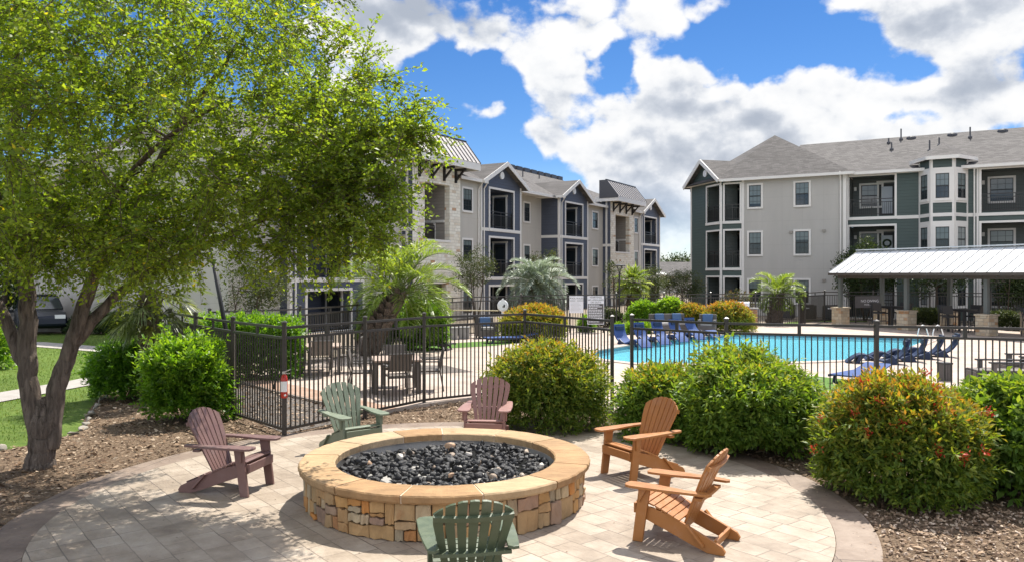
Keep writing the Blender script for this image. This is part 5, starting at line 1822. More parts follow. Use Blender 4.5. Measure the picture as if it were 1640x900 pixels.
# fire extinguisher
root = thing('fire_extinguisher', 'red fire extinguisher with white label hung on the fence corner post', 'fire extinguisher', (-3.67, 12.50, .62))
root.scale = (.85, .85, .88)
m = MB(); m.lathe([(.0, 0), (.058, .005), (.064, .03), (.064, .36), (.05, .41), (.025, .435), (.022, .46), (.0, .46)], 20); m.build('cylinder', MT['red'], root, smooth=True)
m = MB(); k = 14
pts = [(.0665 * math.cos(a), .0665 * math.sin(a)) for a in np.linspace(R(-150), R(-20), k)]
for a, b in zip(pts, pts[1:]): m.face((*a, .12), (*b, .12), (*b, .31), (*a, .31))
m.build('label', MT['white'], root)
m = MB(); m.beam((-.03, 0, .46), (.13, -.02, .53), .02, .018); m.beam((-.03, 0, .445), (.12, -.02, .455), .02, .016); m.box(-.03, .03, -.025, .025, .44, .49); m.build('handle', MT['steel'], root)
m = MB(); m.tube([(-.03, -.01, .46), (-.09, -.02, .44), (-.15, -.03, .36), (-.18, -.03, .24), (-.19, -.03, .17)], [.012, .012, .012, .014, .02], 8); m.build('hose', MT['black'], root, smooth=True)
m = MB(); m.lathe([(.0, 0), (.02, .0), (.02, .008), (0, .008)], 10); 
gz = m.build('gauge', MT['white'], root); gz.location = (.035, -.055, .06); gz.rotation_euler = (R(90), 0, 0)

# grill on its brick pier side
q = Vector(((1186 - 820) / F * 37.0, 37.0, 0))
root = thing('outdoor_grill', 'stainless grill with domed hood behind the yellow-orange bushes', 'grill', (q.x, q.y, DZ), R(-20))
m = MB(); m.box(-.42, .42, -.3, .3, 0, .92); m.build('cabinet', MT['charcoal'], root)
m = MB()
arc = [(-.30, .92), (-.30, 1.06), (-.2, 1.22), (0, 1.28), (.18, 1.2), (.28, 1.04), (.30, .92)]
m.prism([(0, y, z) for y, z in arc], (-.42, 0, 0), (.42, 0, 0)); m.build('hood', MT['steel'], root)
m = MB(); m.tube([(-.3, -.34, 1.05), (.3, -.34, 1.05)], .018, 8); m.build('handle', MT['steel'], root)
MT['brick'] = ashlar('orange_brick', [(0, (.33, .16, .08)), (1, (.42, .22, .12))], (.35, .3, .25), .22, .075, .008)
root = thing('brick_pier', 'short orange brick pier with pale cap right of the grill', 'pier', (q.x + .62, q.y + .1, DZ), R(-20))
m = MB(); m.box(-.2, .2, -.2, .2, 0, .92); m.build('shaft', MT['brick'], root)
m = MB(); m.box(-.25, .25, -.25, .25, .92, .98); m.build('cap', MT['planter'], root)

# air-conditioning condensers by the green building
for i, px in enumerate((1260, 1288, 1318)):
    Yc = 46.0
    root = thing('ac_condenser', 'dark air-conditioning condenser outside the tan wall, %s of three' % ('leftmost', 'middle', 'rightmost')[i], 'air conditioner', ((px - 820) / F * Yc, Yc - .6 * i, .05), R(-30), 'air conditioners by the tan wall')
    m = MB(); m.box(-.42, .42, -.42, .42, 0, .78)
    m.build('casing', MT['rail'], root, bevel=.02)
    m = MB()
    for k in range(12):
        m.box(-.37, .37, -.435, -.42, .08 + .053 * k, .105 + .053 * k)
    m.build('louvre', MT['dark_metal'], root)
    m = MB(); m.lathe([(.34, 0), (.34, .05), (.30, .05), (.0, .02)], 16, (0, 0, .78)); m.build('fan_guard', MT['pewter'], root)
    m = MB(); m.box(-.15, .15, -.44, -.436, .60, .66); m.build('badge', MT['signwhite'], root)

# parked cars
def car(label, p, ang, paint):
    root = thing('parked_car', label, 'car', (p[0], p[1], 0), ang, 'cars parked beyond the lawn')
    body = [(-2.25, .35), (-2.3, .75), (-2.15, 1.02), (-1.1, 1.08), (.75, 1.08), (1.85, .98), (2.25, .78), (2.3, .4), (2.1, .28), (-2.1, .28)]
    m = MB(); m.prism([(x, 0, z) for x, z in body], (0, -.90, 0), (0, .90, 0)); m.build('body', paint, root, bevel=.08)
    cab = [(-2.05, 1.05), (-1.75, 1.58), (-1.2, 1.68), (.15, 1.66), (.95, 1.08)]
    m = MB(); a_ = [(x, -.82 if z < 1.2 else -.66, z) for x, z in cab]; b_ = [(x, .82 if z < 1.2 else .66, z) for x, z in cab]
    m.add(a_ + b_, [(0, 1, 2, 3, 4), (9, 8, 7, 6, 5), (0, 5, 6, 1), (1, 6, 7, 2), (2, 7, 8, 3), (3, 8, 9, 4)]); m.build('window', MT['glass'], root)
    m = MB(); m.box(-1.7, .2, -.64, .64, 1.66, 1.71)
    for s in (-1, 1):
        for x0_, x1_ in ((-1.78, -1.72), (-.55, -.48), (.1, .9)):
            zt = 1.66 if x1_ < .5 else 1.62
            m.beam((x0_ if x1_ < .5 else .92, s * .83, 1.08), (x0_ if x1_ < .5 else .16, s * .67, zt), .06, .06)
    m.build('roof', paint, root)
    for x in (-1.45, 1.45):
        for s in (-1, 1):
            m = MB(); 
            m.lathe([(.20, -.11), (.34, -.10), (.34, .10), (.20, .11)], 20); w_ = m.build('wheel', MT['black'], root, smooth=False)
            w_.rotation_euler = (R(90), 0, 0); w_.location = (x, s * .84, .34)
            m = MB(); m.lathe([(0.01, .10 * -s), (.20, .09 * -s)], 12); m.build('rim', MT['steel'], w_)
    for s in (-1, 1):
        m = MB(); m.box(2.16, 2.30, s * .62 - .2, s * .62 + .2, .70, .86); m.build('headlight', MT['white'], root)
        m = MB(); m.box(-2.31, -2.2, s * .66 - .15, s * .66 + .15, .74, .94); m.build('tail_light', MT['red'], root)
    return root
MT['carblue'] = simple('dark_blue_car_paint', (0.008, 0.011, 0.020), 0.25, 0.4, 0.1, var=0.02)
MT['carsilver'] = simple('silver_blue_car_paint', (0.10, 0.12, 0.15), 0.3, 0.4, 0.1, var=0.02)
car('dark blue parked car seen between the trunks of the big tree', (-21.6, 35.5), R(-55), MT['carblue'])
car('silver blue parked car partly hidden by the left trunk', (-25.8, 37.5), R(-55), MT['carsilver'])

# ------------------------------------------------------------------ vegetation
MT['bark'] = None
def barkmat(name, c0, c1, sc=7):
    m_, t, b, o = newmat(name)
    co = t.obj()
    st = t.vmath('MULTIPLY', co, (1.0, 1.0, 0.16))
    n_ = t.noise(st, sc * 2, 8, 0.7, 0.8)
    c = t.ramp(n_, [(0.3, c0), (0.55, c1), (0.75, tuple(min(1, k * 1.35) for k in c1))])
    t.link(c, b.inputs['Base Color'])
    b.inputs['Roughness'].default_value = 0.9
    b.inputs['Specular IOR Level'].default_value = 0.15
    t.link(t.bump(n_, 1.0, 0.16), b.inputs['Normal'])
    return m_
MT['bark'] = barkmat('elm_bark', (0.052, 0.040, 0.033), (0.25, 0.200, 0.165))
MT['twig'] = simple('twig_brown', (0.075, 0.055, 0.040), 0.9, var=0.3, vscale=10)
MT['palmtrunk'] = barkmat('palm_trunk_fibre', (0.050, 0.035, 0.025), (0.190, 0.140, 0.100), 9)
MT['palmboot'] = barkmat('palm_boot', (0.10, 0.075, 0.06), (0.25, 0.20, 0.165), 9)
MT['deadfrond'] = leafmat('dead_frond', [(0, (0.13, 0.09, 0.05)), (1, (0.26, 0.20, 0.13))], .2, .8, .1, (1, 1, 1))
MT['elm'] = leafmat('elm_leaf', [(0, (0.090, 0.150, 0.026)), (0.45, (0.155, 0.222, 0.036)), (0.9, (0.235, 0.285, 0.042)), (1, (0.42, 0.34, 0.04))], .56, .45, .35, (2.2, 2.1, 0.55))
MT['shrub'] = leafmat('firebush_leaf', [(0, (0.060, 0.120, 0.020)), (0.4, (0.135, 0.200, 0.036)), (0.68, (0.235, 0.250, 0.045)), (0.85, (0.31, 0.215, 0.040)), (1, (0.34, 0.155, 0.042))], .42, .5, .28, (2.0, 1.8, .5))
MT['shrubgreen'] = leafmat('green_shrub_leaf', [(0, (0.060, 0.130, 0.022)), (0.5, (0.140, 0.225, 0.038)), (0.85, (0.245, 0.290, 0.055)), (1, (0.30, 0.20, 0.05))], .42, .5, .28, (2.0, 1.9, .45))
MT['bright'] = leafmat('bright_green_leaf', [(0, (0.050, 0.130, 0.015)), (0.5, (0.120, 0.235, 0.026)), (1, (0.22, 0.33, 0.045))], .46, .4, .4, (1.9, 1.9, .4))
MT['dark'] = leafmat('dark_green_leaf', [(0, (0.020, 0.040, 0.014)), (0.6, (0.048, 0.075, 0.024)), (1, (0.085, 0.105, 0.035))], .25, .5, .3)
MT['myrtle'] = leafmat('myrtle_leaf', [(0, (0.030, 0.045, 0.018)), (0.6, (0.065, 0.088, 0.030)), (0.88, (0.11, 0.125, 0.045)), (1, (0.14, 0.075, 0.035))], .3, .5, .3)
MT['palmgreen'] = leafmat('palm_frond_green', [(0, (0.085, 0.140, 0.030)), (0.6, (0.185, 0.265, 0.055)), (1, (0.32, 0.38, 0.12))], .42, .4, .45, (1.8, 1.7, .5))
MT['palmdark'] = leafmat('fan_frond_green', [(0, (0.085, 0.12, 0.040)), (0.6, (0.18, 0.225, 0.085)), (1, (0.32, 0.34, 0.14))], .38, .35, .55, (1.5, 1.5, .5))
MT['palmsilver'] = leafmat('silver_frond', [(0, (0.19, 0.24, 0.18)), (0.6, (0.31, 0.36, 0.29)), (1, (0.44, 0.48, 0.41))], .25, .4, .5, (1.1, 1.2, .8))
MT['redflower'] = leafmat('red_blossom', [(0, (0.42, 0.030, 0.020)), (1, (0.60, 0.10, 0.035))], .25, .5, .3, (1.3, .6, .5))

def vnoise(D, seed, f):
    rg = np.random.default_rng(seed)
    out = np.zeros(len(D))
    for k in range(7):
        w_ = nrm(rg.normal(size=(1, 3)))[0] * f * rg.uniform(.6, 1.8)
        out += np.sin(D @ w_ + rg.uniform(0, 6.28)) / 7
    return out * 1.8

def bush(name, label, cat, loc, rx, ry, h, ntw, LL, LW, mat, seed, group=None, tint=(.1, .45), new=.35, lump=.12, per=9, droop=.1, flower=0, rz=0, box=False, z=0.0, flat=1.0):
    rg = np.random.default_rng(seed)
    root = thing(name, label, cat, (loc[0], loc[1], z), rz, group)
    D = nrm(rg.normal(size=(int(ntw * 1.9), 3)))
    D = D[D[:, 2] > -.42][:ntw]
    n = len(D)
    f = 1 + lump * vnoise(D, seed + 1, 3.2) + lump * .55 * vnoise(D, seed + 2, 8.0)
    cz = h * .42
    rad = np.where(D[:, 2:3] > 0, np.array([[rx, ry, h - cz]]), np.array([[rx, ry, cz * 1.1]]))
    low = np.clip(-D[:, 2], 0, .95)
    rad = rad * np.stack([1 / np.sqrt(1 - low ** 2) ** .85, 1 / np.sqrt(1 - low ** 2) ** .85, np.where(D[:, 2] < 0, 2.0, 1.0)], 1)
    if box:
        mx_ = np.max(np.abs(D), axis=1, keepdims=True)
        D2 = D / mx_ * .55 + D * .45
        S = D2 * rad * f[:, None]
    else:
        S = D * rad * f[:, None]
    depth = rg.uniform(.70, 1.05, n) ** .7
    long_ = rg.random(n) < .06 * (D[:, 2] > -.1)
    depth = np.where(long_, depth + rg.uniform(.04, .17, n) * lump / .16, depth)
    tip = S * depth[:, None] + np.array([0, 0, cz])
    out = nrm(D * np.array([1, 1, .8]) + np.array([0, 0, .25]) + rg.normal(size=(n, 3)) * .35)
    tw = rg.uniform(.09, .2, n) * (LL / .07) ** .5
    i = np.repeat(np.arange(n), per)
    along = np.tile(np.linspace(0, 1, per), n)
    P = tip[i] - out[i] * (tw[i] * (1 - along))[:, None]
    az_ = np.tile(np.arange(per) * 2.4, n) + np.repeat(rg.uniform(0, 6.28, n), per)
    a1 = nrm(np.cross(out, nrm(rg.normal(size=(n, 3)))))
    a2 = np.cross(out, a1)
    rad_ = a1[i] * np.cos(az_)[:, None] + a2[i] * np.sin(az_)[:, None]
    LD = out[i] * (.25 + .75 * along)[:, None] + rad_ * (.95 - .45 * along)[:, None] + rg.normal(size=(n * per, 3)) * .18 - np.array([0, 0, droop])
    Ls = LL * rg.uniform(.65, 1.15, n * per) * (1 - .25 * along)
    t_ = rg.uniform(tint[0], tint[1], n * per)
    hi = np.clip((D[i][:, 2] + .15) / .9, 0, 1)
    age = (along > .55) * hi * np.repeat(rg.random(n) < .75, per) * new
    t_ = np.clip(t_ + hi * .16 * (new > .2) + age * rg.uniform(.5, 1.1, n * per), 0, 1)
    # inner leaves
    k = int(n * per * .4)
    j = rg.integers(0, n, k)
    Pi = S[j] * rg.uniform(.35, .9, k)[:, None] + np.array([0, 0, cz])
    P = np.concatenate([P, Pi]); LD = np.concatenate([LD, rg.normal(size=(k, 3)) + D[j] * .7])
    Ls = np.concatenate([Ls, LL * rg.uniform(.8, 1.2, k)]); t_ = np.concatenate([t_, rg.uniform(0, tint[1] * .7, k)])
    ok = P[:, 2] > .02
    P, LD, Ls, t_ = P[ok], LD[ok], Ls[ok], t_[ok]
    V, Q = leaf_geo(P, LD, Ls, Ls * (LW / LL) * rg.uniform(.8, 1.2, len(P)), rg)
    np_mesh('foliage', V, Q, mat, root, np.repeat(t_, 4))
    m = MB()
    for q in range(14):
        d = S[rg.integers(0, n)] * .8
        m.tube([(rg.normal() * .05, rg.normal() * .05, 0), (d[0] * .4, d[1] * .4, cz * .6 + .2 * d[2]), (d[0], d[1], max(.1, cz + d[2]))], [.014, .010, .004], 5)
    m.build('stem', MT['twig'], root)
    if flower:
        sel = np.where((D[:, 1] < .2) & (D[:, 2] > -.05))[0]
        sel = rg.choice(sel, flower, replace=False)
        P2, D2 = [], []
        for s in sel:
            for _ in range(26):
                P2.append(tip[s] + rg.normal(size=3) * .028 + out[s] * .03)
                D2.append(out[s] + rg.normal(size=3) * .8)
        V, Q = leaf_geo(np.array(P2), np.array(D2), .045, .017, rg)
        np_mesh('blossom', V, Q, MT['redflower'], root, np.repeat(rg.random(len(P2)), 4))
    return root

FG = 'bushes behind the fire pit patio'
bush('shrub', 'rounded olive bush with orange tips behind the rose chair, in front of the fence', 'bush', (.56, 13.35), 1.10, .95, 1.52, 2400, .112, .037, MT['shrub'], 21, FG, tint=(.1, .58), new=.28)
bush('shrub', 'smaller yellow-green bush touching the left side of the wide bush behind the orange chair', 'bush', (2.45, 12.5), .80, .75, 1.22, 1200, .125, .042, MT['shrubgreen'], 22, FG, tint=(.15, .6), new=.4)
bush('shrub', 'wide leafy green bush behind the farther orange chair', 'bush', (3.55, 11.55), 1.20, .95, 1.43, 2700, .135, .047, MT['shrubgreen'], 23, FG, tint=(.1, .6), new=.25, lump=.2, droop=.35)
bush('shrub', 'large round bush with orange tips and red flowers at right', 'bush', (4.58, 9.2), .90, .90, 1.46, 2900, .108, .037, MT['shrub'], 24, FG, tint=(.1, .58), new=.42, flower=26)
bush('shrub', 'broad-leaved green bush at the right picture edge', 'bush', (6.08, 9.35), .92, .92, 1.43, 2000, .135, .062, MT['shrubgreen'], 25, FG, tint=(.05, .45), new=.25, droop=.3)
LG = 'bushes left of the fence'
bush('shrub', 'bright green bush between the fan palm and the purplish chair', 'bush', (-5.80, 13.9), .80, .75, 1.45, 1300, .135, .052, MT['bright'], 26, LG, tint=(.2, .75), new=.3, lump=.36)
bush('shrub', 'darker green bush left of the fan palm trunk', 'bush', (-8.05, 16.3), .80, .7, 1.18, 1100, .12, .045, MT['bright'], 27, LG, tint=(0, .5), new=.2, lump=.32)
bush('hedge_bush', 'dark green hedge block behind the left fence run', 'hedge', (-6.5, 19.3), 1.35, .6, 1.62, 1900, .11, .045, MT['bright'], 28, 'hedges inside the fence', tint=(0, .5), new=.25, box=True)
bush('hedge_bush', 'green hedge clump at the far end of the left fence run', 'hedge', (-8.4, 21.8), .9, .8, 1.5, 900, .12, .045, MT['bright'], 29, 'hedges inside the fence', tint=(0, .55), new=.25)
bush('shrub', 'tall bright green shrub right behind the pindo palm trunk', 'bush', (-2.95, 26.6), .75, .7, 1.75, 1000, .16, .05, MT['bright'], 30, 'green shrubs round the pindo palm', tint=(.3, .8), new=.2, lump=.25)
bush('shrub', 'bright green shrub left behind the pindo palm trunk', 'bush', (-4.35, 27.6), .8, .7, 1.9, 900, .16, .05, MT['bright'], 31, 'green shrubs round the pindo palm', tint=(.3, .8), new=.2, lump=.25)
YG = 'yellow and orange bushes round the pool'
bush('shrub', 'round yellow-green bush with orange right side beside the life ring', 'bush', (1.02, 30.6), 1.38, 1.2, 1.50, 2000, .15, .05, MT['shrub'], 32, YG, tint=(.3, .7), new=.4)
bush('shrub', 'left one of two golden bushes before the grill', 'bush', (8.3, 36.2), .95, .9, 1.30, 1000, .15, .05, MT['shrub'], 33, YG, tint=(.35, .75), new=.3)
bush('shrub', 'right one of two golden bushes before the grill, touching the brick pier', 'bush', (9.75, 35.2), 1.25, 1.0, 1.45, 1300, .15, .05, MT['shrub'], 34, YG, tint=(.35, .75), new=.45)
bush('shrub', 'bright green bush left of the wicker sofa before the far fence', 'bush', (6.1, 36.4), .75, .7, 1.45, 800, .16, .06, MT['bright'], 35, 'green bushes behind the wicker sofa', tint=(.2, .7))
bush('shrub', 'taller bright green bush behind the wicker sofa', 'bush', (7.35, 36.3), .75, .7, 1.62, 900, .18, .07, MT['bright'], 36, 'green bushes behind the wicker sofa', tint=(.3, .9))
for i, (x, y) in enumerate(((4.55, 33.2), (5.15, 33.5), (5.75, 33.8))):
    bush('grass_tuft', 'low bright tuft before the far signs, %s of three' % ('left', 'middle', 'right')[i], 'plant', (x, y), .34, .3, .55, 160, .2, .03, MT['bright'], 40 + i, 'low tufts before the far fence', tint=(.4, .9))
bush('grass_tuft', 'spiky green tuft between the two pool signs', 'plant', (3.35, 34.8), .35, .3, .75, 200, .3, .03, MT['bright'], 43, None, tint=(.3, .8))
HG = 'clipped hedges behind the pavilion piers'
for i, (a, b, w_) in enumerate(((1.6, 4.6, 1.2), (5.6, 4.4, 1.2), (9.6, 4.4, 1.2), (13.4, 4.4, 1.2))):
    q = pvM @ Vector((a, b, 0))
    bush('clipped_hedge', 'clipped dark hedge behind the pavilion, %s from the left' % ('first', 'second', 'third', 'fourth')[i], 'hedge', (q.x, q.y), w_, .45, .95, 900, .09, .045, MT['dark'], 50 + i, HG, tint=(.2, .9), box=True, lump=.06, rz=R(-65))
q = pvM @ Vector((.2, 2.0, 0))
for i, px in enumerate((120, 150, 178, 205)):
    p = G(px, 536)
    bush('dark_shrub', 'low dark shrub along the grey building, %s from the left' % ('first', 'second', 'third', 'fourth')[i], 'bush', (p.x, p.y + .8), .85, .7, .95, 450, .12, .06, MT['dark'], 60 + i, 'dark shrubs along the grey building', tint=(0, .6))
bush('shrub', 'bright green shrub at the left picture edge beyond the lawn', 'bush', (-14.9, 21.6), .95, .9, 1.35, 900, .12, .06, MT['bright'], 66, None, tint=(.3, .8), new=.3)
bush('dark_shrub', 'low dark shrub under the far fan palm beside the black lamp post', 'bush', (4.6, 38.3), 1.0, .6, 1.0, 400, .14, .06, MT['dark'], 67, None, tint=(.1, .7))
bush('dark_shrub', 'thorny dark shrub behind the grill', 'bush', (11.9, 41.2), 1.1, .8, 1.7, 380, .16, .04, MT['myrtle'], 68, None, tint=(.2, 1), lump=.3)

# ---- the big tree
def big_tree():
    rg = np.random.default_rng(5)
    base = Vector((-6.42, 10.55, -.03))
    root = thing('elm_tree', 'large spreading tree with a forked trunk shading the left of the patio', 'tree', tuple(base))
    nodes = []   # (pos, radius)
    tr = MB()
    def limb(pts, rads, n=12):
        pts = [Vector(p) - base for p in pts]
        fine, fr = [], []
        for i in range(len(pts) - 1):
            for k in range(4):
                f = k / 4
                p0_, p1, p2, p3 = (pts[max(0, min(len(pts) - 1, j))] for j in (i - 1, i, i + 1, i + 2))
                q = .5 * ((2 * p1) + (-p0_ + p2) * f + (2 * p0_ - 5 * p1 + 4 * p2 - p3) * f * f + (-p0_ + 3 * p1 - 3 * p2 + p3) * f ** 3)
                fine.append(q + Vector(rg.normal(size=3) * .012)); fr.append(rads[i] + (rads[i + 1] - rads[i]) * f)
        fine.append(pts[-1]); fr.append(rads[-1])
        dense, dr = [], []
        for i in range(len(fine) - 1):
            for k in range(5):
                dense.append(fine[i].lerp(fine[i + 1], k / 5)); dr.append(.78 * (fr[i] + (fr[i + 1] - fr[i]) * k / 5))
        dense.append(fine[-1]); dr.append(.78 * fr[-1])
        v0 = len(tr.v)
        nn_ = n * 3 if fr[0] > .1 else n
        tr.tube(dense, dr, nn_)
        for i in range(len(dense)):          # bark furrows: ridges that run up the limb and wander
            for k in range(nn_):
                v = tr.v[v0 + i * nn_ + k]
                d_ = v - dense[i]
                a_ = 2 * math.pi * k / nn_
                q_ = Vector((math.cos(a_) * 2.6, math.sin(a_) * 2.6, dense[i].z * 1.3 + fr[0] * 40))
                rdg = 1 - abs(noise.noise(q_ * 2.2)) * 2.2
                tr.v[v0 + i * nn_ + k] = dense[i] + d_ * (1 + .085 * rdg + .10 * noise.noise(q_ * .7))
        for p, r_ in zip(fine, fr):
            if p.z > 1.9: nodes.append((np.array(p), r_))
    B = base
    fork = B + Vector((.06, 0, .62))
    limb([B + Vector((0, 0, -.05)), B + Vector((.01, 0, .06)), B + Vector((.02, 0, .25)), fork, B + Vector((.05, 0, .82)), B + Vector((.05, 0, .95))], [.27, .215, .195, .185, .12, .04], 18)
    limb([fork + Vector((-.05, .0, -.35)), B + Vector((-.14, .02, 1.1)), B + Vector((-.19, .05, 1.7)), B + Vector((-.22, .1, 2.35)), B + Vector((-.35, .1, 3.3)), B + Vector((-.2, -.2, 4.6)), B + Vector((.1, -.5, 6.2))], [.15, .15, .14, .13, .105, .08, .035], 14)
    limb([fork + Vector((.045, .02, -.35)), B + Vector((.20, .05, 1.05)), B + Vector((.36, .1, 1.6)), B + Vector((.55, .1, 2.2)), B + Vector((.95, .0, 3.0)), B + Vector((1.6, -.3, 3.9)), B + Vector((2.3, -.5, 4.8)), B + Vector((2.9, -.6, 5.6))], [.145, .14, .125, .115, .095, .07, .05, .025], 14)
    limb([B + Vector((.40, .1, 1.68)), B + Vector((.66, .25, 2.1)), B + Vector((1.15, .35, 2.55)), B + Vector((2.0, .2, 2.95)), B + Vector((3.1, -.2, 3.35)), B + Vector((4.3, -.6, 3.7))], [.10, .095, .08, .06, .045, .018], 10)
    limb([B + Vector((-.15, .02, 1.25)), B + Vector((-.38, .1, 1.65)), B + Vector((-.62, .1, 2.2)), B + Vector((-1.2, .0, 3.0)), B + Vector((-2.0, -.2, 4.0)), B + Vector((-2.6, -.4, 5.0))], [.10, .105, .10, .08, .055, .02], 10)
    limb([B + Vector((-.25, .1, 2.6)), B + Vector((.0, -.8, 3.5)), B + Vector((.4, -1.8, 4.3)), B + Vector((.9, -2.8, 5.0))], [.08, .07, .05, .02], 8)
    limb([B + Vector((-.22, .1, 2.9)), B + Vector((-.4, 1.0, 3.9)), B + Vector((.1, 2.2, 4.9)), B + Vector((.8, 3.0, 5.6))], [.08, .07, .05, .02], 8)
    limb([B + Vector((.9, .0, 2.95)), B + Vector((1.5, -1.0, 3.5)), B + Vector((2.4, -1.9, 4.0)), B + Vector((3.3, -2.4, 4.4))], [.06, .05, .035, .015], 8)
    # crown envelope as lobes (world coordinates): centre, radii, number of sprays
    lobes = [((-5.2, 9.7, 5.3), (3.5, 3.3, 2.5), 520), ((-2.85, 9.3, 4.75), (1.45, 1.6, 1.45), 62), ((-3.4, 9.2, 3.35), (1.35, 1.4, .75), 60),
             ((-6.3, 9.6, 3.35), (2.2, 2.3, .80), 150), ((-4.6, 7.2, 4.6), (1.9, 1.3, 1.6), 85), ((-2.1, 9.2, 4.2), (1.15, .8, .55), 38), ((-2.3, 9.4, 3.55), (1.05, .8, .42), 32), ((-4.7, 9.4, 3.0), (1.5, 1.5, .5), 64),
             ((-1.75, 9.2, 4.65), (.8, .5, .3), 14), ((-1.5, 9.3, 4.32), (.68, .4, .22), 16), ((-1.75, 9.3, 3.62), (.72, .4, .28), 22), ((-2.0, 9.3, 3.12), (.75, .6, .3), 22), ((-2.5, 9.3, 2.92), (.6, .5, .25), 10), ((-8.3, 10.5, 4.6), (1.8, 2.2, 2.0), 130)]
    pts = []
    for c, r_, n in lobes:
        d = nrm(rg.normal(size=(n, 3))) * (rg.random((n, 1)) ** .42)
        pts.append(np.array(c) + d * np.array(r_))
    pts = np.concatenate(pts)
    pts = pts[(pts[:, 2] > 2.32)]
    pts = pts - np.array(base)
    order = np.argsort(np.linalg.norm(pts - np.array([0.2, 0, 2.6]), axis=1))
    NP = [p for p, _ in nodes]; NR = [r_ for _, r_ in nodes]
    tw = MB()
    sprays = []
    for idx in order:
        p = pts[idx]
        A_ = np.array(NP)
        dd = A_ - p
        dist = np.linalg.norm(dd, axis=1) + np.maximum(A_[:, 2] - p[2], 0) * .5
        j = int(np.argmin(dist))
        s = NP[j]
        L = np.linalg.norm(p - s)
        nseg = max(2, int(L / .35) + 1)
        r0 = min(NR[j] * .7, .013 + .015 * L)
        path = [s]
        for k in range(1, nseg + 1):
            f = k / nseg
            path.append(s + (p - s) * f + np.array([0, 0, .14 * L * math.sin(f * math.pi) * .8]) + rg.normal(size=3) * .03 * (f < 1))
        rad = [r0 + (.004 - r0) * k / nseg for k in range(nseg + 1)]
        tw.tube([Vector(q) for q in path], rad, 5, cap=False)
        for q, rr_ in zip(path[1:], rad[1:]):
            NP.append(q); NR.append(max(rr_, .006))
        dirn = path[-1] - path[-2]
        sprays.append((p, nrm(dirn[None])[0]))
    tr.build('trunk', MT['bark'], root, smooth=True)
    tw.build('limbs', MT['bark'], root, smooth=True)
    # leafy sprays: each spray = several thin side twigs carrying alternate leaves
    P, D, T, St, Sd = [], [], [], [], []
    leafy = MB()
    for p, d in sprays:
        ns = rg.integers(6, 9)
        st = rg.uniform(.0, .25)
        for _ in range(ns):
            dirn = nrm((d * .7 + rg.normal(size=3) * .62 + np.array([0, 0, -.05]))[None])[0]
            L = rg.uniform(.28, .60)
            m_ = int(L / .019)
            f = np.linspace(.05, 1, m_)
            o0 = p - d * rg.uniform(0, .25)
            c = o0 + np.outer(f * L, dirn) + np.outer(f ** 2 * L * .28, np.array([0, 0, -1.0])) + rg.normal(size=(m_, 3)) * .018
            side = nrm(np.cross(dirn, np.array([0, 0, 1.0]))[None])[0]
            sg = np.where(np.arange(m_) % 2 == 0, 1, -1)[:, None]
            P.append(c); D.append(dirn * .55 + side * sg * .75 + rg.normal(size=(m_, 3)) * .32 + np.array([0, 0, -.12]))
            T.append(np.clip(st + rg.uniform(0, .62, m_), 0, .9))
            leafy.tube([Vector(c[0]), Vector(c[m_ // 2]), Vector(c[-1])], [.004, .003, .0015], 3, cap=False)
    P, D, T = np.concatenate(P), np.concatenate(D), np.concatenate(T)
    yl = rg.random(len(T)) < .008
    T[yl] = 1.0
    L = rg.uniform(.040, .070, len(P))
    V, Q = leaf_geo(P, D, L, L * .58, rg, up=.45)
    np_mesh('crown', V, Q, MT['elm'], root, np.repeat(T, 4))
    leafy.build('twigs', MT['twig'], root)
    print('elm leaves', len(P))
big_tree()

# ---- small trees
def small_tree(name, label, loc, h, cr, mat, seed, group, LL=.10, n=420, stems=3, ch=None, gap=.25, per=16, z=0.0, stem_r=.035):
    rg = np.random.default_rng(seed)
    root = thing(name, label, 'tree', (loc[0], loc[1], z), 0, group)
    ch = ch or h * .6
    c0 = h - ch * .5
    lob = []
    for k in range(9):
        d = nrm(rg.normal(size=(1, 3)))[0]
        lob.append((np.array([d[0] * cr * .62, d[1] * cr * .62, c0 + d[2] * ch * .36]), cr * rg.uniform(.32, .55)))
    lob.append((np.array([0, 0, c0]), cr * .6))
    tips = []
    for k in range(n):
        c, r_ = lob[rg.integers(0, len(lob))]
        d = nrm(rg.normal(size=(1, 3)))[0]
        tips.append(c + d * r_ * np.array([1, 1, ch / (2 * cr) * 1.1]) * rg.uniform(.55, 1.05))
    tips = np.array(tips)
    m = MB()
    ends = []
    for s in range(stems):
        a = 6.28 * s / stems + rg.uniform(-.4, .4)
        sp = .22 * cr if stems > 1 else 0
        top = Vector((math.cos(a) * cr * .35 * (stems > 1), math.sin(a) * cr * .35 * (stems > 1), c0))
        mid = Vector((math.cos(a) * sp, math.sin(a) * sp, (h - ch) * .75))
        m.tube([(math.cos(a) * .05, math.sin(a) * .05, -.05), mid, top], [stem_r * 1.3, stem_r, stem_r * .5], 8)
        ends.append(top)
        for c, r_ in lob[s::stems]:
            m.tube([mid.lerp(top, rg.uniform(.3, 1)), Vector(c)], [stem_r * .5, stem_r * .2], 5)
    m.build('trunk', MT['twig'], root, smooth=True)
    i = np.repeat(np.arange(n), per)
    out = nrm(tips - np.array([0, 0, c0 - ch * .2]))
    D = out[i] + rg.normal(size=(n * per, 3)) * .9
    P = tips[i] + rg.normal(size=(n * per, 3)) * LL * 1.1
    L = LL * rg.uniform(.6, 1.15, n * per)
    V, Q = leaf_geo(P, D, L, L * .5, rg)
    T = np.clip(np.repeat(rg.uniform(0, .6, n), per) + rg.uniform(0, .4, n * per), 0, 1)
    np_mesh('crown', V, Q, mat, root, np.repeat(T, 4))
    return root
CM = 'crape myrtles before the blue building'
def onY(px, Y): return ((px - 820) / F * Y, Y)
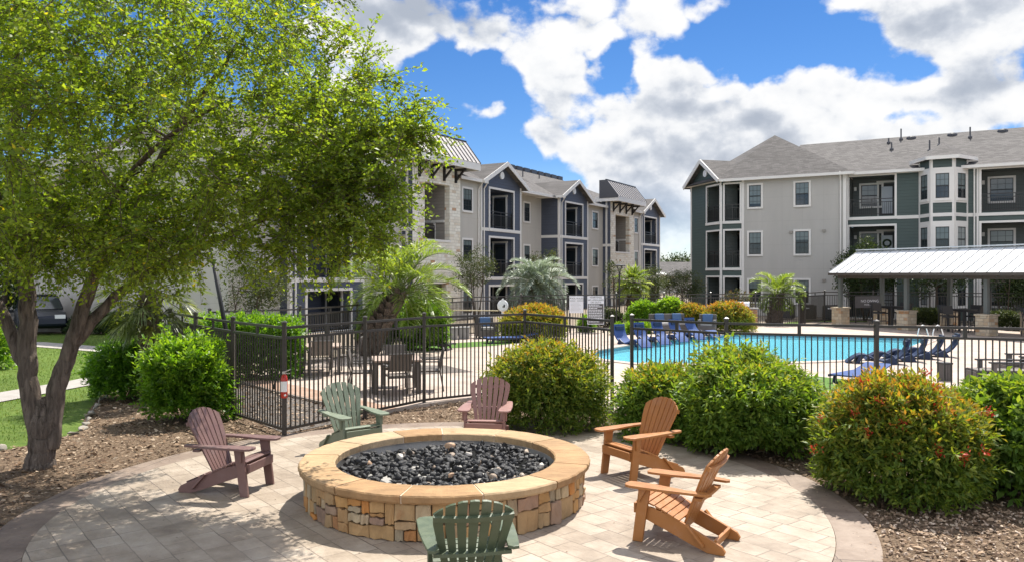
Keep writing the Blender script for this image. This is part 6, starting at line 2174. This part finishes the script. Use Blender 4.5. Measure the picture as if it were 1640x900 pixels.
small_tree('crape_myrtle', 'small dark crape myrtle before the blue building, left of the silver palm', onY(762, 41.5), 3.9, 1.35, MT['myrtle'], 71, CM, n=330, ch=2.3)
small_tree('crape_myrtle', 'small tree rising behind the silver palm top', onY(872, 47), 4.1, 1.2, MT['myrtle'], 72, CM, n=240, ch=2.2)
small_tree('crape_myrtle', 'dark crape myrtle leaning over the black lamp post at the far stone tower', onY(985, 47), 3.6, .8, MT['myrtle'], 73, CM, n=120, ch=2.2)
small_tree('crape_myrtle', 'olive crape myrtle right of the far fan palm', onY(1040, 47), 3.0, 1.05, MT['myrtle'], 74, CM, n=260, ch=2.0)
small_tree('crape_myrtle', 'left of two bushy trees in the gap between the buildings', onY(1076, 52), 2.7, 1.2, MT['myrtle'], 75, CM, n=260, ch=2.0)
small_tree('crape_myrtle', 'right of two bushy trees in the gap, against the green building corner', onY(1098, 50), 2.9, 1.1, MT['myrtle'], 76, CM, n=260, ch=2.1)
PG = 'dark trees behind the pavilion'
small_tree('crape_myrtle', 'dark tree at the left end of the pavilion, showing above its eave', onY(1385, 44.2), 4.3, 1.8, MT['dark'], 77, PG, n=620, ch=3.0, LL=.15)
small_tree('crape_myrtle', 'dark tree behind the pavilion whose bare twig tops show before the bay window', onY(1500, 42.2), 3.9, 1.5, MT['dark'], 78, PG, n=420, ch=2.7, LL=.13, stems=1, stem_r=.08)
small_tree('crape_myrtle', 'dark tree behind the right part of the pavilion', onY(1610, 40.2), 3.6, 1.7, MT['dark'], 79, PG, n=520, ch=2.5, LL=.14)
BT = 'dark trees behind the big tree'
for i, (x, y, h, r_) in enumerate(((-34, 52, 9, 5), (-25.5, 50, 8.5, 4.6), (-17.5, 49.5, 9.5, 4.6), (-29, 42, 7.5, 3.6), (-11.5, 41.5, 5.5, 1.9))):
    small_tree('background_tree', 'dark tree far behind the big tree, %s from the left' % ('first', 'second', 'fourth', 'third', 'fifth')[i], (x, y), h, r_, MT['dark'], 80 + i, BT, LL=.32, n=420, stems=1, ch=h * .8, stem_r=.16, per=14)
small_tree('background_tree', 'mid green tree under the big tree crown, behind the left back fence', onY(395, 30), 3.3, 1.6, MT['myrtle'], 90, BT, n=420, ch=2.2, stems=2)
for i, (px, Y, h, r_) in enumerate(((1066, 150, 6.2, 3.0), (1082, 152, 5.8, 3.0), (1100, 150, 6.5, 3.4), (1050, 156, 5.5, 3))):
    small_tree('distant_tree', 'distant tree top over the far house roof, %s from the left' % ('second', 'third', 'fourth', 'first')[i], onY(px, Y), h, r_, MT['dark'], 92 + i, 'distant trees in the gap', LL=.5, n=130, stems=1, stem_r=.2, per=10)

for i, (x, y, w_) in enumerate(((-42, 58, 5.5), (-33, 57, 5.0), (-24.5, 56, 4.6), (-17.5, 55, 4.2), (-50, 60, 6))):
    bush('screen_hedge', 'tall dark hedge mass behind the parked cars, %s from the left' % ('second', 'third', 'fourth', 'fifth', 'first')[i], 'hedge', (x, y), w_, 2.0, 4.2, 700, .42, .22, MT['dark'], 150 + i, 'tall dark hedges behind the parking', tint=(0, .5), new=0, lump=.2, z=-.05)
# ---- palms
def palm_trunk(root, pts, rad, seed, boots=True, mat=None, bl=.22, nb=90):
    rg = np.random.default_rng(seed)
    m = MB()
    fine, fr = [], []
    for i in range(len(pts) - 1):
        for k in range(5):
            fine.append(Vector(pts[i]).lerp(Vector(pts[i + 1]), k / 5)); fr.append((rad[i] + (rad[i + 1] - rad[i]) * k / 5) * (1 + .08 * rg.normal()))
    fine.append(Vector(pts[-1])); fr.append(rad[-1])
    m.tube(fine, fr, 12)
    m.build('trunk', mat or MT['palmtrunk'], root)
    if boots:
        b = MB()
        for k in range(nb):
            f = (k + .5) / nb
            q = f * (len(fine) - 1)
            i = int(q)
            p = fine[i].lerp(fine[min(i + 1, len(fine) - 1)], q - i)
            r_ = fr[i]
            a = k * 2.39996
            o_ = Vector((math.cos(a), math.sin(a), 0))
            L = bl * rg.uniform(.7, 1.25)
            p0_ = p + o_ * r_ * .85
            tip = p0_ + o_ * L * .55 + Vector((0, 0, L * .85))
            side = Vector((-o_.y, o_.x, 0)) * r_ * .42
            n_ = Vector((0, 0, 1)) * .03
            b.add([p0_ - side, p0_ + side, tip + side * .55, tip - side * .55, p0_ - side - n_ + o_ * .04, p0_ + side - n_ + o_ * .04, tip + side * .55 + o_ * .03, tip - side * .55 + o_ * .03], [(0, 1, 2, 3), (7, 6, 5, 4), (0, 4, 5, 1), (1, 5, 6, 2), (2, 6, 7, 3), (3, 7, 4, 0)])
        b.build('leaf_base', MT['palmboot'], root)

def feather_palm(label, loc, pts, rad, nf, FLn, mat, seed, group=None, nl=46, ll=.5, lw=.032, bl=.22, nb=90, droopk=1.0, emin=-25, dead=0):
    rg = np.random.default_rng(seed)
    root = thing('palm_tree', label, 'palm tree', (*loc, .03), 0, group)
    palm_trunk(root, pts, rad, seed, bl=bl, nb=nb)
    c = np.array(pts[-1])
    P, D, L, T = [], [], [], []
    ra = MB()
    for i in range(nf):
        f = i / (nf - 1)
        a = i * 2.39996 + rg.normal() * .12
        e = R(86) + (R(emin) - R(86)) * f ** .9
        Ln = FLn * rg.uniform(.85, 1.1) * (.75 + .25 * math.sin(math.pi * min(1, f + .2)))
        seg = 14
        p = c.copy(); el = e
        path = [p.copy()]; dirs = []
        for k in range(seg):
            d = np.array([math.cos(a) * math.cos(el), math.sin(a) * math.cos(el), math.sin(el)])
            p = p + d * Ln / seg
            path.append(p.copy()); dirs.append(d)
            el -= droopk * (.055 + .10 * (k / seg)) * (1.0 if el > -1.2 else .1)
        dirs.append(dirs[-1])
        ra.tube([Vector(q) for q in path], [.022 * (1 - .85 * k / seg) + .003 for k in range(seg + 1)], 5, cap=False)
        path, dirs = np.array(path), np.array(dirs)
        t0 = rg.uniform(.2, .7) * (1 - .4 * f) + .15 * (1 - f)
        for k in range(nl):
            u = .16 + .84 * (k + .5) / nl
            q = u * seg; j = min(int(q), seg - 1)
            b = path[j] + (path[j + 1] - path[j]) * (q - j)
            d = dirs[j]
            sd_ = np.cross(d, np.array([0, 0, 1.0])); sd_ /= max(np.linalg.norm(sd_), 1e-6)
            un = np.cross(sd_, d)
            l_ = ll * (math.sin(math.pi * min(1, .18 + u * .8)) ** .7)
            for s in (-1, 1):
                P.append(b); D.append(d * .75 + sd_ * s * .75 + un * .42 + rg.normal(size=3) * .10); L.append(l_ * rg.uniform(.85, 1.1)); T.append(np.clip(t0 + rg.normal() * .15, 0, 1))
    P, D, L, T = map(np.array, (P, D, L, T))
    D = nrm(D)
    # two-piece leaflets: the outer half droops
    V1, Q1 = leaf_geo(P, D, L, lw, rg, fold=.1, up=.8)
    D2 = nrm(D + np.array([0, 0, -.55]))
    V2, Q2 = leaf_geo(P + D * (L * .55)[:, None], D2, L * .7, lw * .9, rg, fold=.1, up=.8)
    np_mesh('fronds', np.concatenate([V1, V2]), np.concatenate([Q1, Q2 + len(V1)]), mat, root, np.concatenate([np.repeat(T, 4), np.repeat(T, 4)]))
    ra.build('frond_stems', mat if False else MT['bootgreen'], root)
    return root
MT['bootgreen'] = simple('frond_stem_green', (0.16, 0.18, 0.07), .5, var=.15)
q = G(602, 566)
feather_palm('tall leaning pindo palm with a big bright feathery crown left of the pool', (-4.55, 24.6), [(0, 0, 0), (.15, 0, .55), (.55, .1, 1.25), (.95, .2, 2.0)], [.30, .32, .29, .25], 27, 2.55, MT['palmgreen'], 101, nl=50, ll=.62, lw=.036, bl=.34, nb=120, droopk=1.05, emin=-20)
feather_palm('silver blue palm with drooping fronds before the blue building', (*onY(858, 41),), [(0, 0, 0), (0, 0, .8), (0, 0, 2.0)], [.26, .24, .2], 40, 2.45, MT['palmsilver'], 102, nl=44, ll=.58, lw=.052, bl=.2, nb=60, droopk=1.35, emin=-45)
feather_palm('small feather palm with rough trunk before the tan wall of the green building', (*onY(1240, 40.3),), [(0, 0, 0), (.05, 0, .5), (.15, 0, 1.1), (.2, 0, 1.55)], [.34, .30, .26, .22], 20, 1.75, MT['palmgreen'], 103, nl=34, ll=.50, lw=.045, bl=.24, nb=90, droopk=1.15, emin=-32)

def fan_palm(label, loc, pts, rad, nf, pet, fl, mat, seed, emin=-60, nseg=30, skirt=0, bl=.12, nb=60, sw=.045, tintr=(.1, .8)):
    rg = np.random.default_rng(seed)
    root = thing('palm_tree', label, 'palm tree', (*loc, .0), 0, None)
    palm_trunk(root, pts, rad, seed, bl=bl, nb=nb)
    c = np.array(pts[-1])
    P, D, L, T, U = [], [], [], [], []
    ra = MB()
    for i in range(nf):
        f = i / (nf - 1)
        a = i * 2.39996 + rg.normal() * .15
        e = R(80) + (R(emin) - R(80)) * f
        d = np.array([math.cos(a) * math.cos(e), math.sin(a) * math.cos(e), math.sin(e)])
        pl = pet * rg.uniform(.8, 1.15)
        h_ = c + d * pl + np.array([0, 0, -.10 * pl])
        ra.tube([Vector(c), Vector(c + d * pl * .5), Vector(h_)], [.016, .012, .009], 5, cap=False)
        d2 = nrm((d + np.array([0, 0, -.45]))[None])[0]
        sd_ = np.cross(d2, np.array([0, 0, 1.0])); sd_ /= max(np.linalg.norm(sd_), 1e-6)
        un = np.cross(sd_, d2)
        t0 = rg.uniform(*tintr)
        for k in range(nseg):
            b = R(-125) + R(250) * k / (nseg - 1)
            dd = d2 * math.cos(b) + sd_ * math.sin(b) + un * (.18 + .12 * math.cos(b)) + rg.normal(size=3) * .03
            P.append(h_); D.append(dd); L.append(fl * (.72 + .28 * math.cos(b)) * rg.uniform(.92, 1.05)); T.append(np.clip(t0 + rg.normal() * .1, 0, 1)); U.append(un)
    P, D, L, T = map(np.array, (P, D, L, T))
    D = nrm(D)
    V1, Q1 = leaf_geo(P, D, L * .72, sw, rg, fold=.25, up=.95)
    D2 = nrm(D + np.array([0, 0, -.5]) + rg.normal(size=D.shape) * .08)
    V2, Q2 = leaf_geo(P + D * (L * .40)[:, None], D2, L * .62, sw * .8, rg, fold=.2, up=.95)
    np_mesh('fronds', np.concatenate([V1, V2]), np.concatenate([Q1, Q2 + len(V1)]), mat, root, np.concatenate([np.repeat(T, 4), np.repeat(T, 4)]))
    ra.build('frond_stems', MT['bootgreen'], root)
    if skirt:
        n = 900
        a = rg.uniform(0, 6.28, n); zz = rg.uniform(-skirt, .1, n)
        rr_ = rg.uniform(.12, .34, n) * (1.0 - .35 * (-zz / skirt))
        P = np.stack([c[0] + rr_ * np.cos(a), c[1] + rr_ * np.sin(a), c[2] + zz], 1)
        D = np.stack([np.cos(a) * .25, np.sin(a) * .25, -np.ones(n)], 1) + rg.normal(size=(n, 3)) * .15
        V, Q = leaf_geo(P, D, rg.uniform(.35, .7, n), .05, rg)
        np_mesh('dead_skirt', V, Q, MT['deadfrond'], root, np.repeat(rg.random(n), 4))
    return root
fan_palm('dark shaggy fan palm between two green bushes left of the fence', (-7.45, 16.0), [(0, 0, 0), (.02, 0, .8), (.0, 0, 1.5), (-.02, 0, 2.22)], [.17, .17, .18, .15], 34, .70, .62, MT['palmdark'], 111, emin=-62, nseg=34, bl=.14, nb=110, sw=.036, tintr=(.1, .85))
fan_palm('far fan palm with hanging dead skirt behind the black lamp post', (*onY(1014, 40.2),), [(0, 0, 0), (.02, 0, .8), (.0, 0, 1.6), (0, 0, 2.15)], [.30, .26, .22, .18], 26, .55, .62, MT['palmgreen'], 112, emin=-50, nseg=22, skirt=1.5, bl=.2, nb=60, sw=.07, tintr=(.3, .9))

# ------------------------------------------------------------------ ground litter, lawn blades, edging
rg = np.random.default_rng(77)
deckp, circp, pathp = DECK, circle(PIT, RING_R + .02), None
pm = [(-9.5, 5.5), *MULCH[2:9], (-7.2, 19.6), (-6.7, 18.9), (-5.4, 17.3), (-4.0, 15.8), (-2.55, 14.45), (-1.66, 15.45), (.28, 17.1), (1.87, 14.5), (2.3, 15.0), (3.77, 13.7), (6.1, 13.1), (9.1, 12.2), (9.1, 6), (4.4, 6), (-4.5, 5.5)]
xy = sample_poly(pm, 30000, rg, [circp])
n = len(xy)
a = rg.uniform(0, 6.28, n)
L = rg.gamma(3.0, .013, n) + .012
D = np.stack([np.cos(a), np.sin(a), rg.normal(size=n) * .22], 1)
V, Q = leaf_geo(np.column_stack([xy, rg.uniform(-.012, .022, n)]), D, L, L * rg.uniform(.3, .7, n), rg, fold=.1, up=.7)
MT['chips'] = leafmat('wood_chip', [(0, (0.050, 0.030, 0.020)), (0.35, (0.18, 0.115, 0.072)), (0.7, (0.34, 0.24, 0.160)), (1, (0.50, 0.40, 0.30))], .02, .85, .15, (1, 1, 1))
o = np_mesh('wood_chips', V, Q, MT['chips'], None, np.repeat(rg.random(n), 4))
tag(o, 'brown wood chip mulch scattered over the beds round the patio', 'mulch', kind='stuff')
# river pebbles in the front right bed
xy = sample_poly([(3.0, 6.0), (7.6, 6.0), (7.6, 9.2), (5.6, 8.6), (3.6, 8.6), (3.2, 7.2)], 3200, rg, [circp])
n = len(xy)
s = rg.uniform(.012, .030, n)
V, Q = rocks(n, np.column_stack([xy, rg.uniform(-.01, .012, n)]), s, .6, 5, .1)
MT['gravel'] = leafmat('river_gravel', [(0, (0.16, 0.105, 0.07)), (0.5, (0.36, 0.255, 0.175)), (1, (0.52, 0.42, 0.33))], .0, .75, .25, (1, 1, 1))
o = np_mesh('river_gravel', V, Q, MT['gravel'], None, np.repeat(rg.random(n), len(IV)), smooth=True)
tag(o, 'tan river gravel in the bed under the red-flowered bush', 'gravel', kind='stuff')
# lawn blades
lawnp = [(-26, 12), (-8.6, 10.8), (-7.6, 12.4), (-8.4, 14.8), (-9.1, 16.6), (-9.8, 18.8), (-9.9, 23.4), (-14, 35), (-30, 35)]
P1 = [(-14.5, 9.8), (-12.2, 12.3), (-10.6, 15.6), (-9.9, 18.9), (-9.7, 22), (-10.7, 22), (-10.9, 19.2), (-11.7, 16.0), (-13.2, 13.0), (-15.3, 10.6)]
P2 = [(-30, 29.8), (-18.3, 28.8), (-13.4, 26.0), (-9.8, 23.6), (-9.7, 24.6), (-13.3, 27.3), (-18.2, 30.2), (-30, 31.4)]
xy = sample_poly(lawnp, 70000, rg, [P1, P2])
n = len(xy)
D = np.stack([rg.normal(size=n) * .35, rg.normal(size=n) * .35, np.ones(n)], 1)
L = rg.uniform(.03, .075, n)
V, Q = leaf_geo(np.column_stack([xy, np.full(n, -.03)]), D, L, .012, rg, fold=.1, up=.0)
MT['blade'] = leafmat('grass_blade', [(0, (0.075, 0.13, 0.022)), (0.6, (0.13, 0.195, 0.035)), (1, (0.23, 0.25, 0.08))], .35, .5, .25, (1.4, 1.4, .5))
tt = np.clip(.5 + .25 * np.sin(xy[:, 0] * 1.7 + np.sin(xy[:, 1] * 1.1)) + rg.normal(size=n) * .25, 0, 1)
o = np_mesh('lawn_grass', V, Q, MT['blade'], None, np.repeat(tt, 4))
tag(o, 'short mown grass of the lawn left of the big tree', 'grass', kind='stuff')
# pale edging stones between lawn and mulch
edge = [(-8.75, 17.4), (-8.6, 16.3), (-8.05, 14.9), (-7.5, 13.7), (-7.15, 12.9), (-7.3, 12.2), (-7.75, 11.4), (-8.2, 10.9)]
MT['edge_stone'] = simple('pale_limestone', (0.30, 0.27, 0.23), 0.85, var=0.25, vscale=8, bump=0.5, bscale=25)
first = None
acc = 0
for (a_, b_) in zip(edge, edge[1:]):
    A, B = Vector((*a_, 0)), Vector((*b_, 0))
    k = max(1, int((B - A).length / .34))
    for i in range(k):
        p = A.lerp(B, (i + .5) / k)
        V, Q = rocks(1, np.zeros((1, 3)), np.array([.105]), .32, 300 + acc, .12)
        V = V * np.array([1.5, .75, 1])
        o = np_mesh('edging_stone', V, Q, MT['edge_stone'], None)
        o.location = (p.x, p.y, .015)
        o.rotation_euler = (0, 0, math.atan2(B.y - A.y, B.x - A.x) + rg.normal() * .15)
        tag(o, 'pale rough limestone block in the row edging the lawn beside the mulch', 'edging stone', 'edging stones between lawn and mulch')
        acc += 1
# kerb before the parking lot
mb = MB()
mb.beam((-40, 37.0, .05), (-16.2, 35.9, .05), .18, .2)
o = mb.build('kerb', MT['path']); o['kind'] = 'structure'
# chips kicked onto the border
n = 420
ang_ = rg.uniform(0, 6.28, n); r_ = RING_R - rg.gamma(1.2, .09, n)
xy = np.column_stack([PIT[0] + r_ * np.cos(ang_), PIT[1] + r_ * np.sin(ang_)])
a = rg.uniform(0, 6.28, n)
L = rg.uniform(.012, .04, n)
V, Q = leaf_geo(np.column_stack([xy, np.full(n, .016)]), np.stack([np.cos(a), np.sin(a), np.full(n, .05)], 1), L, L * .5, rg, up=.9)
o = np_mesh('spilled_chips', V, Q, MT['chips'], None, np.repeat(rg.random(n), 4))
tag(o, 'wood chips spilled from the bed onto the patio border', 'mulch', kind='stuff')
# a few dropped leaves on the patio
n = 60
ang_ = rg.uniform(0, 6.28, n); r_ = np.sqrt(rg.random(n)) * 4.1
xy = np.column_stack([PIT[0] + r_ * np.cos(ang_), PIT[1] + r_ * np.sin(ang_)])
xy = xy[np.hypot(xy[:, 0] - PIT[0], xy[:, 1] - PIT[1]) > 1.75]
n = len(xy)
a = rg.uniform(0, 6.28, n)
V, Q = leaf_geo(np.column_stack([xy, np.full(n, .017)]), np.stack([np.cos(a), np.sin(a), np.full(n, .06)], 1), .03, .014, rg, up=.9)
o = np_mesh('fallen_leaves', V, Q, MT['chips'], None, np.repeat(rg.random(n) * .5, 4))
tag(o, 'dry fallen leaves scattered on the stamped patio', 'fallen leaves', kind='stuff')
